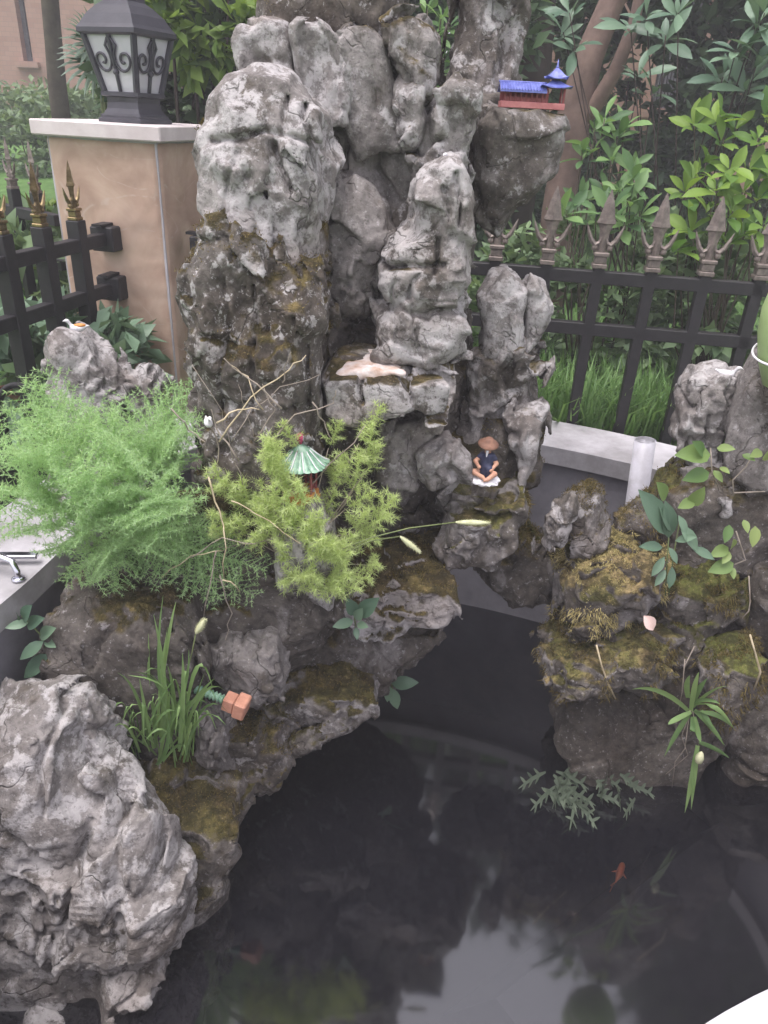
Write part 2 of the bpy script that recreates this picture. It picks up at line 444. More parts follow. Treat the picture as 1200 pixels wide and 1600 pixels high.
plain('ledge_mud', (0.10, 0.095, 0.10), (0.075, 0.07, 0.073), 3, 0.95)
plain('soil', (0.05, 0.036, 0.025), (0.025, 0.018, 0.013), 20, 0.95, 0.1, 0, 0.5, 60)
plain('ground', (0.05, 0.07, 0.025), (0.03, 0.035, 0.018), 4, 0.95, 0.1, 0, 0.5, 40)
plain('lawn', (0.12, 0.22, 0.065), (0.075, 0.145, 0.042), 9, 0.95, 0.1, 0, 0.6, 60)
plain('frosted_glass', (0.55, 0.54, 0.58), (0.48, 0.47, 0.5), 6, 0.35, 0.5)
plain('pipe_white', (0.56, 0.55, 0.60), (0.38, 0.37, 0.39), 16, 0.4, 0.4)
plain('bark', (0.20, 0.14, 0.115), (0.11, 0.078, 0.065), 9, 0.9, 0.2, 0, 0.6, 40)
plain('dark_bark', (0.055, 0.042, 0.036), (0.03, 0.024, 0.02), 9, 0.9, 0.2, 0, 0.6, 40)
plain('mossy_bark', (0.09, 0.08, 0.055), (0.05, 0.04, 0.028), 9, 0.9, 0.2, 0, 0.6, 40)
plain('twig', (0.34, 0.29, 0.24), (0.2, 0.165, 0.13), 40, 0.8)
plain('straw', (0.55, 0.47, 0.32), (0.40, 0.32, 0.2), 40, 0.8)
plain('stem_green', (0.16, 0.19, 0.07), (0.10, 0.13, 0.05), 40, 0.7)
plain('red_paint', (0.27, 0.075, 0.072), (0.18, 0.045, 0.045), 60, 0.5)
plain('pink_paint', (0.5, 0.2, 0.19), (0.38, 0.13, 0.13), 60, 0.6)
plain('blue_glaze', (0.17, 0.20, 0.50), (0.09, 0.105, 0.32), 60, 0.16, 0.6)
plain('green_glaze', (0.30, 0.45, 0.33), (0.10, 0.24, 0.15), 80, 0.3, 0.6)
plain('orange_paint', (0.60, 0.27, 0.07), (0.42, 0.15, 0.04), 60, 0.6)
plain('magenta_paint', (0.5, 0.05, 0.16), (0.36, 0.03, 0.1), 60, 0.4)
plain('white_paint', (0.75, 0.74, 0.76), (0.6, 0.58, 0.6), 60, 0.6)
plain('terracotta', (0.58, 0.29, 0.20), (0.44, 0.2, 0.135), 50, 0.7)
plain('skin_paint', (0.55, 0.31, 0.21), (0.42, 0.21, 0.14), 70, 0.6)
plain('navy_paint', (0.035, 0.04, 0.085), (0.02, 0.023, 0.05), 70, 0.6)
plain('hat_paint', (0.25, 0.13, 0.085), (0.16, 0.08, 0.055), 70, 0.7)
plain('goldfish', (1.0, 0.34, 0.14), (0.95, 0.26, 0.10), 60, 0.4)
plain('chrome', (0.6, 0.6, 0.65), (0.5, 0.5, 0.55), 20, 0.12, 0.5, 1.0)
plain('pot_green', (0.40, 0.52, 0.24), (0.32, 0.44, 0.18), 8, 0.55, 0.3, 0, 0.1, 40)
plain('mortar', (0.60, 0.56, 0.55), (0.40, 0.27, 0.2), 26, 0.9, 0.2, 0, 0.8, 70, 8)
plain('window_dark', (0.018, 0.018, 0.022), (0.012, 0.012, 0.015), 10, 0.15, 0.5)
plain('window_bar', (0.16, 0.16, 0.17), (0.1, 0.1, 0.11), 30, 0.5)
plain('seed_head', (0.62, 0.62, 0.40), (0.46, 0.48, 0.28), 90, 0.9)
plain('pale_shell', (0.72, 0.56, 0.50), (0.58, 0.40, 0.35), 40, 0.7)
def pillar_mat():
    k = NT('slate_tile'); co = k.obco()
    a = k.noise(co, 5, 6, 0.6, 0.8); b = k.noise(co, 18, 6, 0.65, 0.3)
    col = k.ramp(a, [(0.3, (0.33, 0.22, 0.165)), (0.5, (0.43, 0.305, 0.23)), (0.7, (0.51, 0.385, 0.30))])
    col = k.mix(k.math('MULTIPLY', k.step(b, 0.6, 0.72), 0.5), col, (0.46, 0.35, 0.28))
    # riven ledges: stretched, warped contour lines
    mp = k.n('ShaderNodeMapping'); mp.inputs['Scale'].default_value = (0.8, 0.8, 1.6); k.l(co, mp.inputs[0])
    c = k.noise(mp.outputs[0], 3.2, 2, 0.4, 0.5)
    led = k.math('PINGPONG', c, 0.13)
    h = k.math('ADD', k.math('MULTIPLY', k.step(led, 0.0, 0.13), 0.7), k.math('MULTIPLY', b, 0.4))
    col = k.mix(k.math('MULTIPLY', k.math('MULTIPLY', k.step(led, 0.006, 0.0), k.step(b, 0.42, 0.55)), 0.6), col, (0.5, 0.4, 0.33))
    k.pbr(col, 0.75, k.bump(h, 0.16, 0.010), 0.3); M['slate_tile'] = k.m
pillar_mat()
def brick_mat():
    k = NT('brick_wall'); co = k.n('ShaderNodeTexCoord').outputs['Generated']
    co = k.obco(); mp = k.n('ShaderNodeMapping'); mp.inputs['Rotation'].default_value = (math.pi / 2, 0, 0); k.l(co, mp.inputs[0])
    br = k.n('ShaderNodeTexBrick'); k.l(mp.outputs[0], br.inputs[0]); br.inputs['Scale'].default_value = 4.0
    br.inputs['Color1'].default_value = (0.36, 0.22, 0.17, 1); br.inputs['Color2'].default_value = (0.42, 0.27, 0.21, 1)
    br.inputs['Mortar'].default_value = (0.30, 0.22, 0.18, 1); br.inputs['Mortar Size'].default_value = 0.012
    col = k.mix(k.math('MULTIPLY', k.noise(co, 2, 6), 0.35), br.outputs[0], (0.28, 0.2, 0.17))
    k.pbr(col, 0.9, None, 0.2); M['brick_wall'] = k.m
brick_mat()
def water_mat():
    k = NT('pond_water'); co = k.obco()
    nr = k.bump(k.noise(co, 5, 2, 0.4), 0.02, 0.01)
    gl = k.n('ShaderNodeBsdfGlossy'); gl.inputs['Roughness'].default_value = 0.06; k.l(nr, gl.inputs['Normal'])
    gl.inputs['Color'].default_value = (1, 1, 1, 1)
    tr = k.n('ShaderNodeBsdfTransparent'); tr.inputs[0].default_value = (0.75, 0.75, 0.77, 1)
    mu = k.n('ShaderNodeBsdfDiffuse'); mu.inputs[0].default_value = (0.010, 0.010, 0.014, 1)
    m1 = k.n('ShaderNodeMixShader'); m1.inputs[0].default_value = 0.6; k.l(tr.outputs[0], m1.inputs[1]); k.l(mu.outputs[0], m1.inputs[2])
    fr = k.n('ShaderNodeFresnel'); fr.inputs[0].default_value = 2.0; k.l(nr, fr.inputs['Normal'])
    m2 = k.n('ShaderNodeMixShader'); k.l(fr.outputs[0], m2.inputs[0]); k.l(m1.outputs[0], m2.inputs[1]); k.l(gl.outputs[0], m2.inputs[2])
    k.l(m2.outputs[0], k.out.inputs[0]); M['pond_water'] = k.m
water_mat()
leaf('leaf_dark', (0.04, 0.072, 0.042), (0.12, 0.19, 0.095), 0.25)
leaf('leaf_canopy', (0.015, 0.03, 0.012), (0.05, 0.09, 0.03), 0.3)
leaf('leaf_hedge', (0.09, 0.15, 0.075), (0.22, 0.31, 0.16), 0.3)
leaf('leaf_mid', (0.06, 0.13, 0.05), (0.20, 0.33, 0.12), 0.35, island=False)
leaf('leaf_lime', (0.07, 0.16, 0.035), (0.22, 0.34, 0.06), 0.4, island=False)
leaf('leaf_lime_mass', (0.06, 0.12, 0.03), (0.22, 0.32, 0.07), 0.4)
leaf('leaf_blue', (0.075, 0.135, 0.09), (0.17, 0.26, 0.17), 0.25, 0.4, island=False)
leaf('leaf_vine', (0.10, 0.19, 0.06), (0.28, 0.36, 0.12), 0.35, 0.4, island=False)
leaf('grass_green', (0.10, 0.21, 0.06), (0.26, 0.43, 0.15), 0.4)
leaf('blade_green', (0.11, 0.20, 0.07), (0.27, 0.40, 0.15), 0.35, island=False)
leaf('fern_green', (0.28, 0.44, 0.21), (0.54, 0.72, 0.42), 0.5, 0.6, spec=0.2)
leaf('fern_yellow', (0.42, 0.52, 0.21), (0.70, 0.80, 0.42), 0.5, 0.6, spec=0.2)
leaf('water_fern', (0.06, 0.085, 0.06), (0.17, 0.21, 0.15), 0.25)
leaf('moss_fuzz', (0.055, 0.042, 0.018), (0.22, 0.175, 0.07), 0.3, 0.9, spec=0.1)
leaf('straw_fuzz', (0.30, 0.25, 0.10), (0.56, 0.48, 0.24), 0.3, 0.9, spec=0.1)
leaf('palm_leaf', (0.08, 0.13, 0.09), (0.26, 0.33, 0.26), 0.25, 0.4)
# ------------------------------------------------------------------ setting: ground, pond, water
PC = Vector((0.12, 1.34, 0)); PR = 0.88; GZ = 0.50
# the pond's outline as seen from above, a closed smooth curve round PC
OUT = [(0.25, 2.23), (0.487, 2.16), (0.729, 2.05), (1.02, 1.88), (1.22, 1.55), (1.22, 1.2), (1.05, 0.9), (0.8, 0.7), (0.486, 0.53), (0.377, 0.479), (0.2, 0.385), (-0.1, 0.28), (-0.42, 0.30), (-0.68, 0.52), (-0.78, 0.85), (-0.743, 1.183), (-0.713, 1.351), (-0.68, 1.6), (-0.6, 1.95), (-0.35, 2.2), (-0.05, 2.27)]
_th = np.array([math.atan2(y - PC.y, x - PC.x) for x, y in OUT]); _rr = np.array([math.hypot(x - PC.x, y - PC.y) for x, y in OUT])
_o = np.argsort(_th); _th, _rr = _th[_o], _rr[_o]
def prad(a):
    """radius of the inner wall at angle a (lightly smoothed)"""
    s = 0.0
    for k in (-2, -1, 0, 1, 2): s += float(np.interp((a + k * 0.05 + math.pi) % (2 * math.pi) - math.pi, _th, _rr, period=2 * math.pi))
    return s / 5
def ring(name, r0, r1, z0, z1, mat, parent=None, n=128, **k):
    """a kerb of rectangular section following the outline between two offsets and two heights"""
    V = []; F = []
    for i in range(n):
        a = 2 * math.pi * i / n; c, s = math.cos(a), math.sin(a); R = prad(a)
        for r, z in ((r0, z0), (r1, z0), (r1, z1), (r0, z1)):
            V.append((PC.x + (R + r) * c, PC.y + (R + r) * s, z))
    for i in range(n):
        a, b = i * 4, ((i + 1) % n) * 4
        for j in range(4):
            F.append((a + j, b + j, b + (j + 1) % 4, a + (j + 1) % 4)[::-1])
    return link(name, mesh(name, V, F, False), mat, parent, **k)
def gz(y): return GZ + 0.5 * min(1, max(0, (y - 4.0) / 5.0))      # the lawn rises gently towards the houses
# ground: rings of quads out to the horizon, open where the pond is
V = []; F = []; radii = [1.0, 1.2, 1.5, 2.4, 3, 4, 5, 6, 7, 8, 9, 11, 14, 22, 40, 70]; n = 64
for j, r in enumerate(radii):
    for i in range(n):
        a = 2 * math.pi * i / n; q = r if r > 2 else prad(a) + 0.1 + (r - 1.0); x, y = PC.x + q * math.cos(a), PC.y + q * math.sin(a)
        V.append((x, y, gz(y) + (0.03 * math.sin(x * 2.1) * math.cos(y * 1.7) if 1.2 < r < 60 else 0)))
for j in range(len(radii) - 1):
    for i in range(n):
        a, b = j * n + i, j * n + (i + 1) % n
        F.append((a, b, b + n, a + n)[::-1])
link('ground', mesh('ground', V, F), M['lawn'], kind='structure')
pw = thing('pond_wall', 'round grey rendered pond wall with a pale concrete coping', 'pond wall', (PC.x, PC.y, 0))
ring('wall', 0.02, 0.17, -0.6, 0.612, M['render_grey'], pw)
ring('coping', 0.0, 0.235, 0.613, 0.67, M['coping'], pw, label='pale concrete coping')
m = MB(); m.lathe([(0.0, -0.5), (1.25, -0.499)], (PC.x, PC.y, 0), 64); m.build('pond_floor', M['pond_mud'], kind='structure')
# a submerged concrete ledge along the near right of the pond
V = []; F = []
import bisect
lA, lB = PZ(800, 1540, -0.16), PZ(1120, 1290, -0.16)
dv = (lB - lA).normalized(); nv = Vector((dv.y, -dv.x, 0))
ml = MB()
e0, e1 = lA - dv * 0.05, lB + dv * 0.02
poly = [e0]; k0 = 14
for i in range(k0 + 1):
    t = i / k0; q = e0.lerp(e1, t)
    poly.append(q)
outer = [q + nv * 2 for q in poly[1:]]
ob = []
for q in poly[1:]:
    # march to the pond wall
    s = 0.0
    while (Vector((q.x, q.y, 0)) + nv * s - Vector((PC.x, PC.y, 0))).length < prad(math.atan2(q.y + nv.y * s - PC.y, q.x + nv.x * s - PC.x)) + 0.03 and s < 2: s += 0.01
    ob.append(q + nv * s)
N = len(ob)
VV = [Vector((q.x, q.y, -0.16)) for q in poly[1:]] + [Vector((q.x, q.y, -0.16)) for q in ob] + [Vector((q.x, q.y, -0.49)) - nv * 0.16 for q in poly[1:]] + [Vector((q.x, q.y, -0.49)) for q in ob]
FF = [(i, i + N, i + 1 + N, i + 1) for i in range(N - 1)] + [(i, i + 1, i + 1 + 2 * N, i + 2 * N) for i in range(N - 1)]
link('ledge', mesh('ledge', VV, FF, False), M['ledge_mud'], pw, label='submerged ledge at the near right')
# water
wn = 60; V = []; F = []
m = MB()
prof = [(0.0001, 0.0)] + [(r * (PR + 0.03) / 12, 0.0) for r in range(1, 13)]
V = [(PC.x, PC.y, 0)]
for r in range(1, 13):
    for i in range(wn):
        a = 2 * math.pi * i / wn
        q = r * (prad(a) + 0.03) / 12; V.append((PC.x + q * math.cos(a), PC.y + q * math.sin(a), 0))
for i in range(wn): F.append((0, 1 + i, 1 + (i + 1) % wn))
for r in range(11):
    for i in range(wn):
        a, b = 1 + r * wn + i, 1 + r * wn + (i + 1) % wn
        F.append((a, a + wn, b + wn, b))
link('water', mesh('water', V, F), M['pond_water'], kind='structure')

# ------------------------------------------------------------------ pillar with its lamp
C0 = PY(245, 222, 2.49); CL = PY(72, 210, 2.57)
ea = Vector((CL.x - C0.x, CL.y - C0.y, 0)); SIDE = 0.385; ea.normalize()
eb = Vector((-ea.y, ea.x, 0)); eb = eb if eb.y > 0 else -eb
PM = Matrix((ea, eb, Vector((0, 0, 1)))).transposed()
pc = Vector((C0.x, C0.y, 0)) + (ea + eb) * (SIDE / 2)
CAPZ = PY(240, 222, 2.47).z
pil = thing('gate_pillar', 'square pillar faced with brown riven slate under a pale cap', 'pillar', (pc.x, pc.y, GZ))
m = MB(); m.box((pc.x, pc.y, (GZ - 0.1 + CAPZ) / 2), (SIDE - 0.0115, SIDE - 0.0115, CAPZ - GZ + 0.1), PM); m.build('core', M['coping'], pil)
def riven(name, o, ax, up, nrm, w, hgt, seed, parent, mat):
    nx, nz = 40, 90; V = np.zeros((nx, nz, 3)); u = np.linspace(0, 1, nx); v = np.linspace(0, 1, nz)
    U, Vv = np.meshgrid(u, v, indexing='ij')
    P = np.stack([U.ravel() * w * 6, Vv.ravel() * hgt * 5, np.full(U.size, seed * 1.3)], 1)
    c = fbm(P, seed, 3).reshape(U.shape)
    st = np.floor(c * 4) / 4 * 0.6 + c * 0.4
    d = 0.003 * st + 0.0012 * fbm(P * 6, seed + 4, 2).reshape(U.shape)
    edge = np.minimum(np.minimum(U, 1 - U) * w, np.minimum(Vv, 1 - Vv) * hgt)
    d = np.where(edge < 0.004, -0.012, d)
    o, ax, up, nrm = map(np.array, (o, ax, up, nrm))
    V = o + U[..., None] * ax * w + Vv[..., None] * up * hgt + d[..., None] * nrm
    idx = np.arange(nx * nz).reshape(nx, nz)
    F = np.stack([idx[:-1, :-1], idx[1:, :-1], idx[1:, 1:], idx[:-1, 1:]], -1).reshape(-1, 4)
    return link(name, mesh(name, V.reshape(-1, 3), F, True), mat, parent)
z0, z1 = GZ - 0.05, CAPZ
up = Vector((0, 0, 1)); g = 0.006
base0 = Vector((C0.x, C0.y, z0))
riven('tile', base0 + ea * (SIDE - g), -ea, up, -eb, SIDE - 2 * g, z1 - z0, 3, pil, M['slate_tile'])
riven('tile', base0 + eb * g, eb, up, -ea, SIDE - 2 * g, z1 - z0, 5, pil, M['slate_tile'])
riven('tile', base0 + ea * SIDE + eb * (SIDE - g), -eb, up, ea, SIDE - 2 * g, z1 - z0, 7, pil, M['slate_tile'])
riven('tile', base0 + eb * SIDE + ea * g, ea, up, eb, SIDE - 2 * g, z1 - z0, 9, pil, M['slate_tile'])
m = MB(); m.box((pc.x, pc.y, CAPZ + 0.022), (SIDE + 0.055, SIDE + 0.055, 0.044), PM, 0.004); m.build('cap', M['cap_stone'], pil, label='pale pinkish cap slab')
CT = CAPZ + 0.0445
# lantern
LR = math.radians(70)
LM = Matrix.Rotation(LR, 3, 'Z'); lc = PY(212, 184, 2.66); lc = Vector((lc.x, lc.y, CT))
lan = thing('lantern', 'dark metal lantern with frosted panes and scrollwork on the brown pillar', 'lantern', lc)
LS_ = 0.74; q4 = math.pi / 4; s2 = math.sqrt(2) / 2
def sq(prof, name, mat, **k):
    m = MB(); m.lathe([(r * s2 * LS_, z * LS_) for r, z in prof], lc, 4, LM, q4); return m.build(name, mat, lan, **k)
sq([(0.215, 0), (0.215, 0.014), (0.198, 0.018), (0.198, 0.026), (0.178, 0.034), (0.160, 0.052), (0.152, 0.075), (0.156, 0.094), (0.186, 0.098), (0.186, 0.112), (0.17, 0.114)], 'base', M['lamp_metal'])
zb, zt, wb, wt = 0.114, 0.315, 0.162, 0.246
sq([(wt + 0.012, zt - 0.004), (wt + 0.034, zt + 0.004), (wt + 0.034, zt + 0.02), (wt + 0.012, zt + 0.034), (wt - 0.03, zt + 0.07), (wt - 0.085, zt + 0.10), (0.115, zt + 0.118), (0.112, zt + 0.135), (0.08, zt + 0.145), (0.05, zt + 0.17), (0.02, zt + 0.20)], 'roof', M['lamp_metal'])
for i in range(4):
    RM = LM @ Matrix.Rotation(i * math.pi / 2, 3, 'Z')
    P = lambda x, y, z: lc + RM @ (Vector((x, y, z)) * LS_)
    def face(x, t, off=0.0):      # x in -1..1 across the pane, t 0..1 up it
        w = (wb + (wt - wb) * t) / 2; return P(x * w, -w - off, zb + (zt - zb) * t)
    m = MB(); m.add([face(-0.97, 0, -0.006), face(0.97, 0, -0.006), face(0.97, 1, -0.006), face(-0.97, 1, -0.006), face(-0.97, 0, -0.010), face(0.97, 0, -0.010), face(0.97, 1, -0.010), face(-0.97, 1, -0.010)],
                    [(0, 1, 2, 3), (7, 6, 5, 4), (0, 4, 5, 1), (1, 5, 6, 2), (2, 6, 7, 3), (3, 7, 4, 0)]); m.build('pane', M['frosted_glass'], lan)
    m = MB(); m.tube([face(-1, 0), face(-1, 1)], 0.010, 6); m.build('post', M['lamp_metal'], lan)
    m = MB(); m.tube([face(0, 0), face(0, 0.3), face(0, 0.33), face(0, 0.36), face(0, 0.4), face(0, 1)], [0.006, 0.006, 0.010, 0.010, 0.006, 0.008], 6); m.build('mullion', M['lamp_metal'], lan)
    for sgn in (-1, 1):
        pts = []
        for j in range(26):
            th = j / 25 * 2.6 * math.pi; r = 0.36 - 0.30 * j / 25
            pts.append(face(sgn * (0.50 - r * math.cos(th) * 1.15), 0.55 - r * math.sin(th) * 0.62, 0.002))
        pts = [face(sgn * 0.06, 0.93, 0.002), face(sgn * 0.22, 0.80, 0.002), face(sgn * 0.10, 0.66, 0.002)] + pts
        m = MB(); m.tube(pts, 0.0042, 5); m.build('scroll', M['lamp_metal'], lan, True)
# ------------------------------------------------------------------ iron fences
def finial(M3, base, hgt, mat, parent):
    """collar, spear point and two curling side leaves"""
    k = hgt / 0.2; P = lambda x, y, z: Vector(base) + M3 @ Vector((x * k, y * k, z * k))
    m = MB()
    for (z, w, t) in ((0.006, 0.040, 0.012), (0.022, 0.033, 0.02), (0.037, 0.041, 0.010)): m.box(P(0, 0, z), (w * k, w * k, t * k), M3, 0.002)
    rows = [(0.042, 0.011, 0.010), (0.075, 0.012, 0.010), (0.095, 0.014, 0.009), (0.112, 0.019, 0.010), (0.116, 0.026, 0.013), (0.122, 0.024, 0.012), (0.128, 0.021, 0.011), (0.165, 0.013, 0.008), (0.2, 0.001, 0.001)]
    V = []; F = []
    for z, a, b in rows: V += [P(-a, 0, z), P(0, -b, z), P(a, 0, z), P(0, b, z)]
    for i in range(len(rows) - 1):
        for j in range(4): F.append((i * 4 + j, i * 4 + (j + 1) % 4, i * 4 + 4 + (j + 1) % 4, i * 4 + 4 + j))
    m.add(V, F)
    for s in (-1, 1):
        m.tube([P(s * 0.004, 0, 0.085), P(s * 0.010, 0, 0.066), P(s * 0.021, 0, 0.060), P(s * 0.033, 0, 0.072), P(s * 0.042, 0, 0.092), P(s * 0.049, 0, 0.112)],
               [0.004 * k, 0.006 * k, 0.008 * k, 0.007 * k, 0.005 * k, 0.001 * k], 6)
        m.lathe([(0.001, -0.009 * k), (0.008 * k, -0.005 * k), (0.009 * k, 0), (0.008 * k, 0.005 * k), (0.001, 0.009 * k)], P(s * 0.020, 0, 0.052), 8, M3)
    return m.build('finial', mat, parent)
def fence(label, o, d, offs, rails, tip, finh, mat, length, bar=0.034, bottom=0.60, brackets=False, start=0.0, group='black iron fences round the pond'):
    d = Vector(d).normalized(); nrm = Vector((-d.y, d.x, 0)); M3 = Matrix((d, nrm, Vector((0, 0, 1)))).transposed()
    o = Vector(o); f = thing('iron_fence', label, 'fence', (o.x, o.y, bottom), group)
    for z in rails:
        a = o + d * (length + start) / 2; m = MB(); m.box((a.x, a.y, z), (length - start, 0.034, 0.038), M3, 0.002); m.build('rail', M['black_iron'], f)
        if brackets:
            b = o + d * 0.012; m = MB(); m.box((b.x, b.y, z), (0.06, 0.08, 0.075), M3, 0.004); m.box((b.x, b.y, z + 0.043), (0.10, 0.034, 0.008), M3); m.build('bracket', M['black_iron'], f)
    for s in offs:
        a = o + d * s; top = tip - finh
        m = MB(); m.box((a.x, a.y, (bottom + top) / 2), (bar, bar, top - bottom), M3, 0.002)
        br = m.build('bar', M['black_iron'], f)
        fo = finial(M3, (0, 0, 0), finh, mat, br)
        for v in fo.data.vertices: v.co += Vector((a.x, a.y, top))
    return f
# right fence runs from the pillar's right face past the rockery
FA, FB = PY(850, 293, 2.42), PY(1105, 305, 2.36)
fd = Vector((FB.x - FA.x, FB.y - FA.y, 0)); step_ = 0.158; fd.normalize()
fo = Vector((FA.x, FA.y, 0)) - fd * (step_ * 7 - 0.02)
fence('black iron fence with dull bronze spear tips behind the rockery, on the lawn side', fo, fd, [0.02 + step_ * (i - 0) for i in range(1, 14)], (1.145, 0.985), 1.395, 0.222, M['dull_gold'], 2.35, brackets=True, bottom=0.52)
# left fence comes forward from the pillar's left face
p0 = PZ(178, 372, 1.16)
lf0 = Vector((p0.x, p0.y, 0)); lf0 = pc + (-eb) * (SIDE / 2 + 0.008) + ea * ((lf0 - pc).dot(ea)); lf0.z = 0
ld = -eb
fence('black iron fence with shiny gold spear tips in front of the brown pillar', lf0, ld, [0.165 + 0.165 * i for i in range(8)], (1.165, 1.01, 0.62), 1.40, 0.165, M['gold'], 1.6, brackets=True, bar=0.042, bottom=0.52)
p2 = PZ(92, 347, 1.16); p3 = PZ(15, 330, 1.16)
d3 = Vector((p3.x - p2.x, p3.y - p2.y, 0)).normalized()
fence('short black iron fence behind the left fence, next to the pillar', Vector((p2.x, p2.y, 0)), d3, [0.13 + 0.165 * i for i in range(6)], (1.165, 1.01, 0.62), 1.42, 0.175, M['dull_gold'], 1.3, bar=0.036, bottom=0.52)
# ------------------------------------------------------------------ stones of the rockery
def stone(parent, px, Y, T, moss=0.3, pale=0.4, stain=0.45, straw=0.0, wet=0.0, speck=0.25, lush=0.0, name='stone', label=None, cat=None, group=None, **k):
    me = stone_mesh(px, Y, T, **k)
    o = link(name, me, M['rock'], parent, label, cat, group)
    o['moss'] = moss; o['pale'] = pale; o['stain'] = stain; o['straw'] = straw; o['wet'] = wet; o['speck'] = speck; o['lush'] = lush
    return o
main = thing('rockery', 'tall mossy grey limestone rockery with columns, ledges and an arch at the pond\'s middle', 'rockery', (0.0, 1.6, 0.0))
def S(px, Y, T, **k): return stone(main, px, Y, T, **k)
# core that carries everything
S([(330, 640), (520, 480), (740, 540), (720, 640), (690, 740), (690, 850), (650, 900), (560, 960), (470, 1120), (300, 1240), (250, 1000), (290, 800)], 1.80, 0.13, moss=0.25, pale=0.1, stain=0.8, seed=2, h=0.009, label='dark core behind the ledges')
S([(300, 760), (470, 760), (540, 820), (560, 900), (480, 1010), (330, 1120), (200, 1160), (150, 1000), (210, 850)], 1.48, 0.14, moss=0.45, pale=0.05, stain=0.8, seed=3, h=0.009, label='dark earthy mound under the fern')
S([(498, 130), (720, 130), (738, 300), (738, 560), (505, 580), (500, 400)], 1.90, 0.10, pale=0.2, stain=0.6, seed=4, h=0.008, label='shaded back of the main peak')
S([(90, 1080), (330, 1060), (400, 1150), (370, 1250), (330, 1330), (120, 1330)], 1.42, 0.12, pale=0.1, stain=0.8, seed=44, h=0.009, label='dark footing in the water')
# main left column
S([(338, 190), (345, 155), (370, 126), (400, 122), (440, 128), (458, 133), (468, 146), (500, 152), (522, 172), (532, 210), (530, 262), (520, 300), (505, 340), (498, 400), (480, 440), (330, 430), (312, 370), (308, 310), (312, 250), (322, 215)],
  1.56, 0.14, R=0.08, tilt=0.12, moss=0.12, pale=0.7, stain=0.35, pit=0.006, big=0.016, speck=0.5, shrink=0.006, seed=5, h=0.005, fr=(7, 7, 4.5), label='big pale column top with a rounded shoulder',
  cracks=((330, 210, 400, 208, 0.006, 0.02), (400, 208, 500, 225, 0.005, 0.018), (432, 235, 452, 300, 0.006, 0.03), (440, 150, 448, 205, 0.004, 0.02), (470, 160, 500, 290, 0.005, 0.02), (482, 240, 502, 330, 0.004, 0.018), (372, 225, 352, 330, 0.003, 0.012)))
S([(304, 200), (312, 165), (330, 152), (358, 148), (360, 205), (335, 222), (307, 218)], 1.64, 0.06, moss=0.62, pale=0.3, seed=6, label='small shoulder stone with orange moss on top')
S([(322, 350), (345, 332), (385, 322), (430, 345), (465, 372), (500, 392), (515, 430), (517, 480), (513, 540), (506, 600), (500, 680), (480, 760), (310, 760), (302, 660), (296, 560), (288, 500), (286, 450), (300, 400)],
  1.47, 0.14, R=0.08, tilt=0.06, moss=0.5, pale=0.5, stain=0.8, speck=0.72, shrink=0.006, seed=7, h=0.005, fr=(10, 10, 9), plate=0.012, label='lichen-spotted brown column front',
  cracks=((420, 350, 430, 430, 0.008, 0.02), (455, 390, 470, 480, 0.006, 0.015), (345, 420, 352, 640, 0.004, 0.016), (402, 450, 396, 650, 0.004, 0.016), (470, 500, 482, 640, 0.004, 0.016), (310, 520, 400, 540, 0.004, 0.014)))
S([(480, 360), (500, 350), (515, 420), (520, 520), (512, 640), (495, 700), (470, 690), (480, 520)], 1.55, 0.08, moss=0.7, pale=0.2, stain=0.6, seed=8, label='brown mossy edge of the front column')
# back mass
S([(392, 60), (402, -10), (430, -45), (500, -70), (590, -60), (628, -40), (636, 20), (640, 80), (560, 110), (470, 100), (400, 90)], 1.86, 0.12, moss=0.5, pale=0.35, stain=0.7, speck=0.6, seed=9, h=0.007, fr=(9, 9, 3), label='brown topmost stone of the peak')
S([(382, 70), (390, 52), (430, 45), (464, 50), (471, 75), (472, 180), (384, 185)], 1.76, 0.10, R=0.022, moss=0.1, pale=0.65, stain=0.35, big=0.01, shrink=-0.008, ridge=0.01, seed=10, plate=0.009, label='squarish grey block high on the left of the peak')
S([(468, 58), (482, 44), (505, 40), (522, 52), (536, 95), (546, 140), (550, 190), (470, 200)], 1.75, 0.10, R=0.022, moss=0.1, pale=0.68, stain=0.3, big=0.01, shrink=-0.008, ridge=0.01, seed=11, plate=0.009, fr=(11, 11, 8), label='pitted grey block')
S([(533, 75), (550, 55), (575, 55), (595, 75), (606, 110), (612, 165), (618, 220), (560, 235), (545, 175)], 1.76, 0.10, R=0.022, moss=0.25, pale=0.5, stain=0.45, big=0.01, shrink=-0.008, plate=0.009, ridge=0.01, seed=12, fr=(9, 9, 4), label='upright grey stone with a brown top')
S([(604, 48), (622, 31), (650, 31), (668, 50), (676, 72), (674, 120), (660, 150), (625, 145), (606, 110)], 1.74, 0.09, R=0.022, moss=0.45, pale=0.45, stain=0.6, big=0.01, shrink=-0.008, plate=0.009, ridge=0.01, seed=13, label='dark overhanging block with a pale rim')
S([(520, 160), (560, 150), (640, 140), (652, 250), (640, 340), (612, 390), (575, 330), (528, 310)], 1.80, 0.10, R=0.03, moss=0.12, pale=0.42, stain=0.5, big=0.012, ridge=0.012, shrink=-0.008, seed=14, h=0.005, fr=(9, 9, 4), label='long fluted slab running down the peak',
  cracks=((585, 150, 590, 260, 0.008, 0.03), (590, 260, 620, 310, 0.008, 0.03), (555, 160, 545, 270, 0.006, 0.02)))
S([(535, 275), (560, 256), (590, 280), (612, 312), (620, 360), (612, 400), (598, 440), (585, 500), (520, 500), (506, 440), (498, 390), (501, 350), (516, 310)], 1.70, 0.10, R=0.07, moss=0.05, pale=0.35, stain=0.5, seed=15, h=0.005, label='rounded dark stone in the cleft')
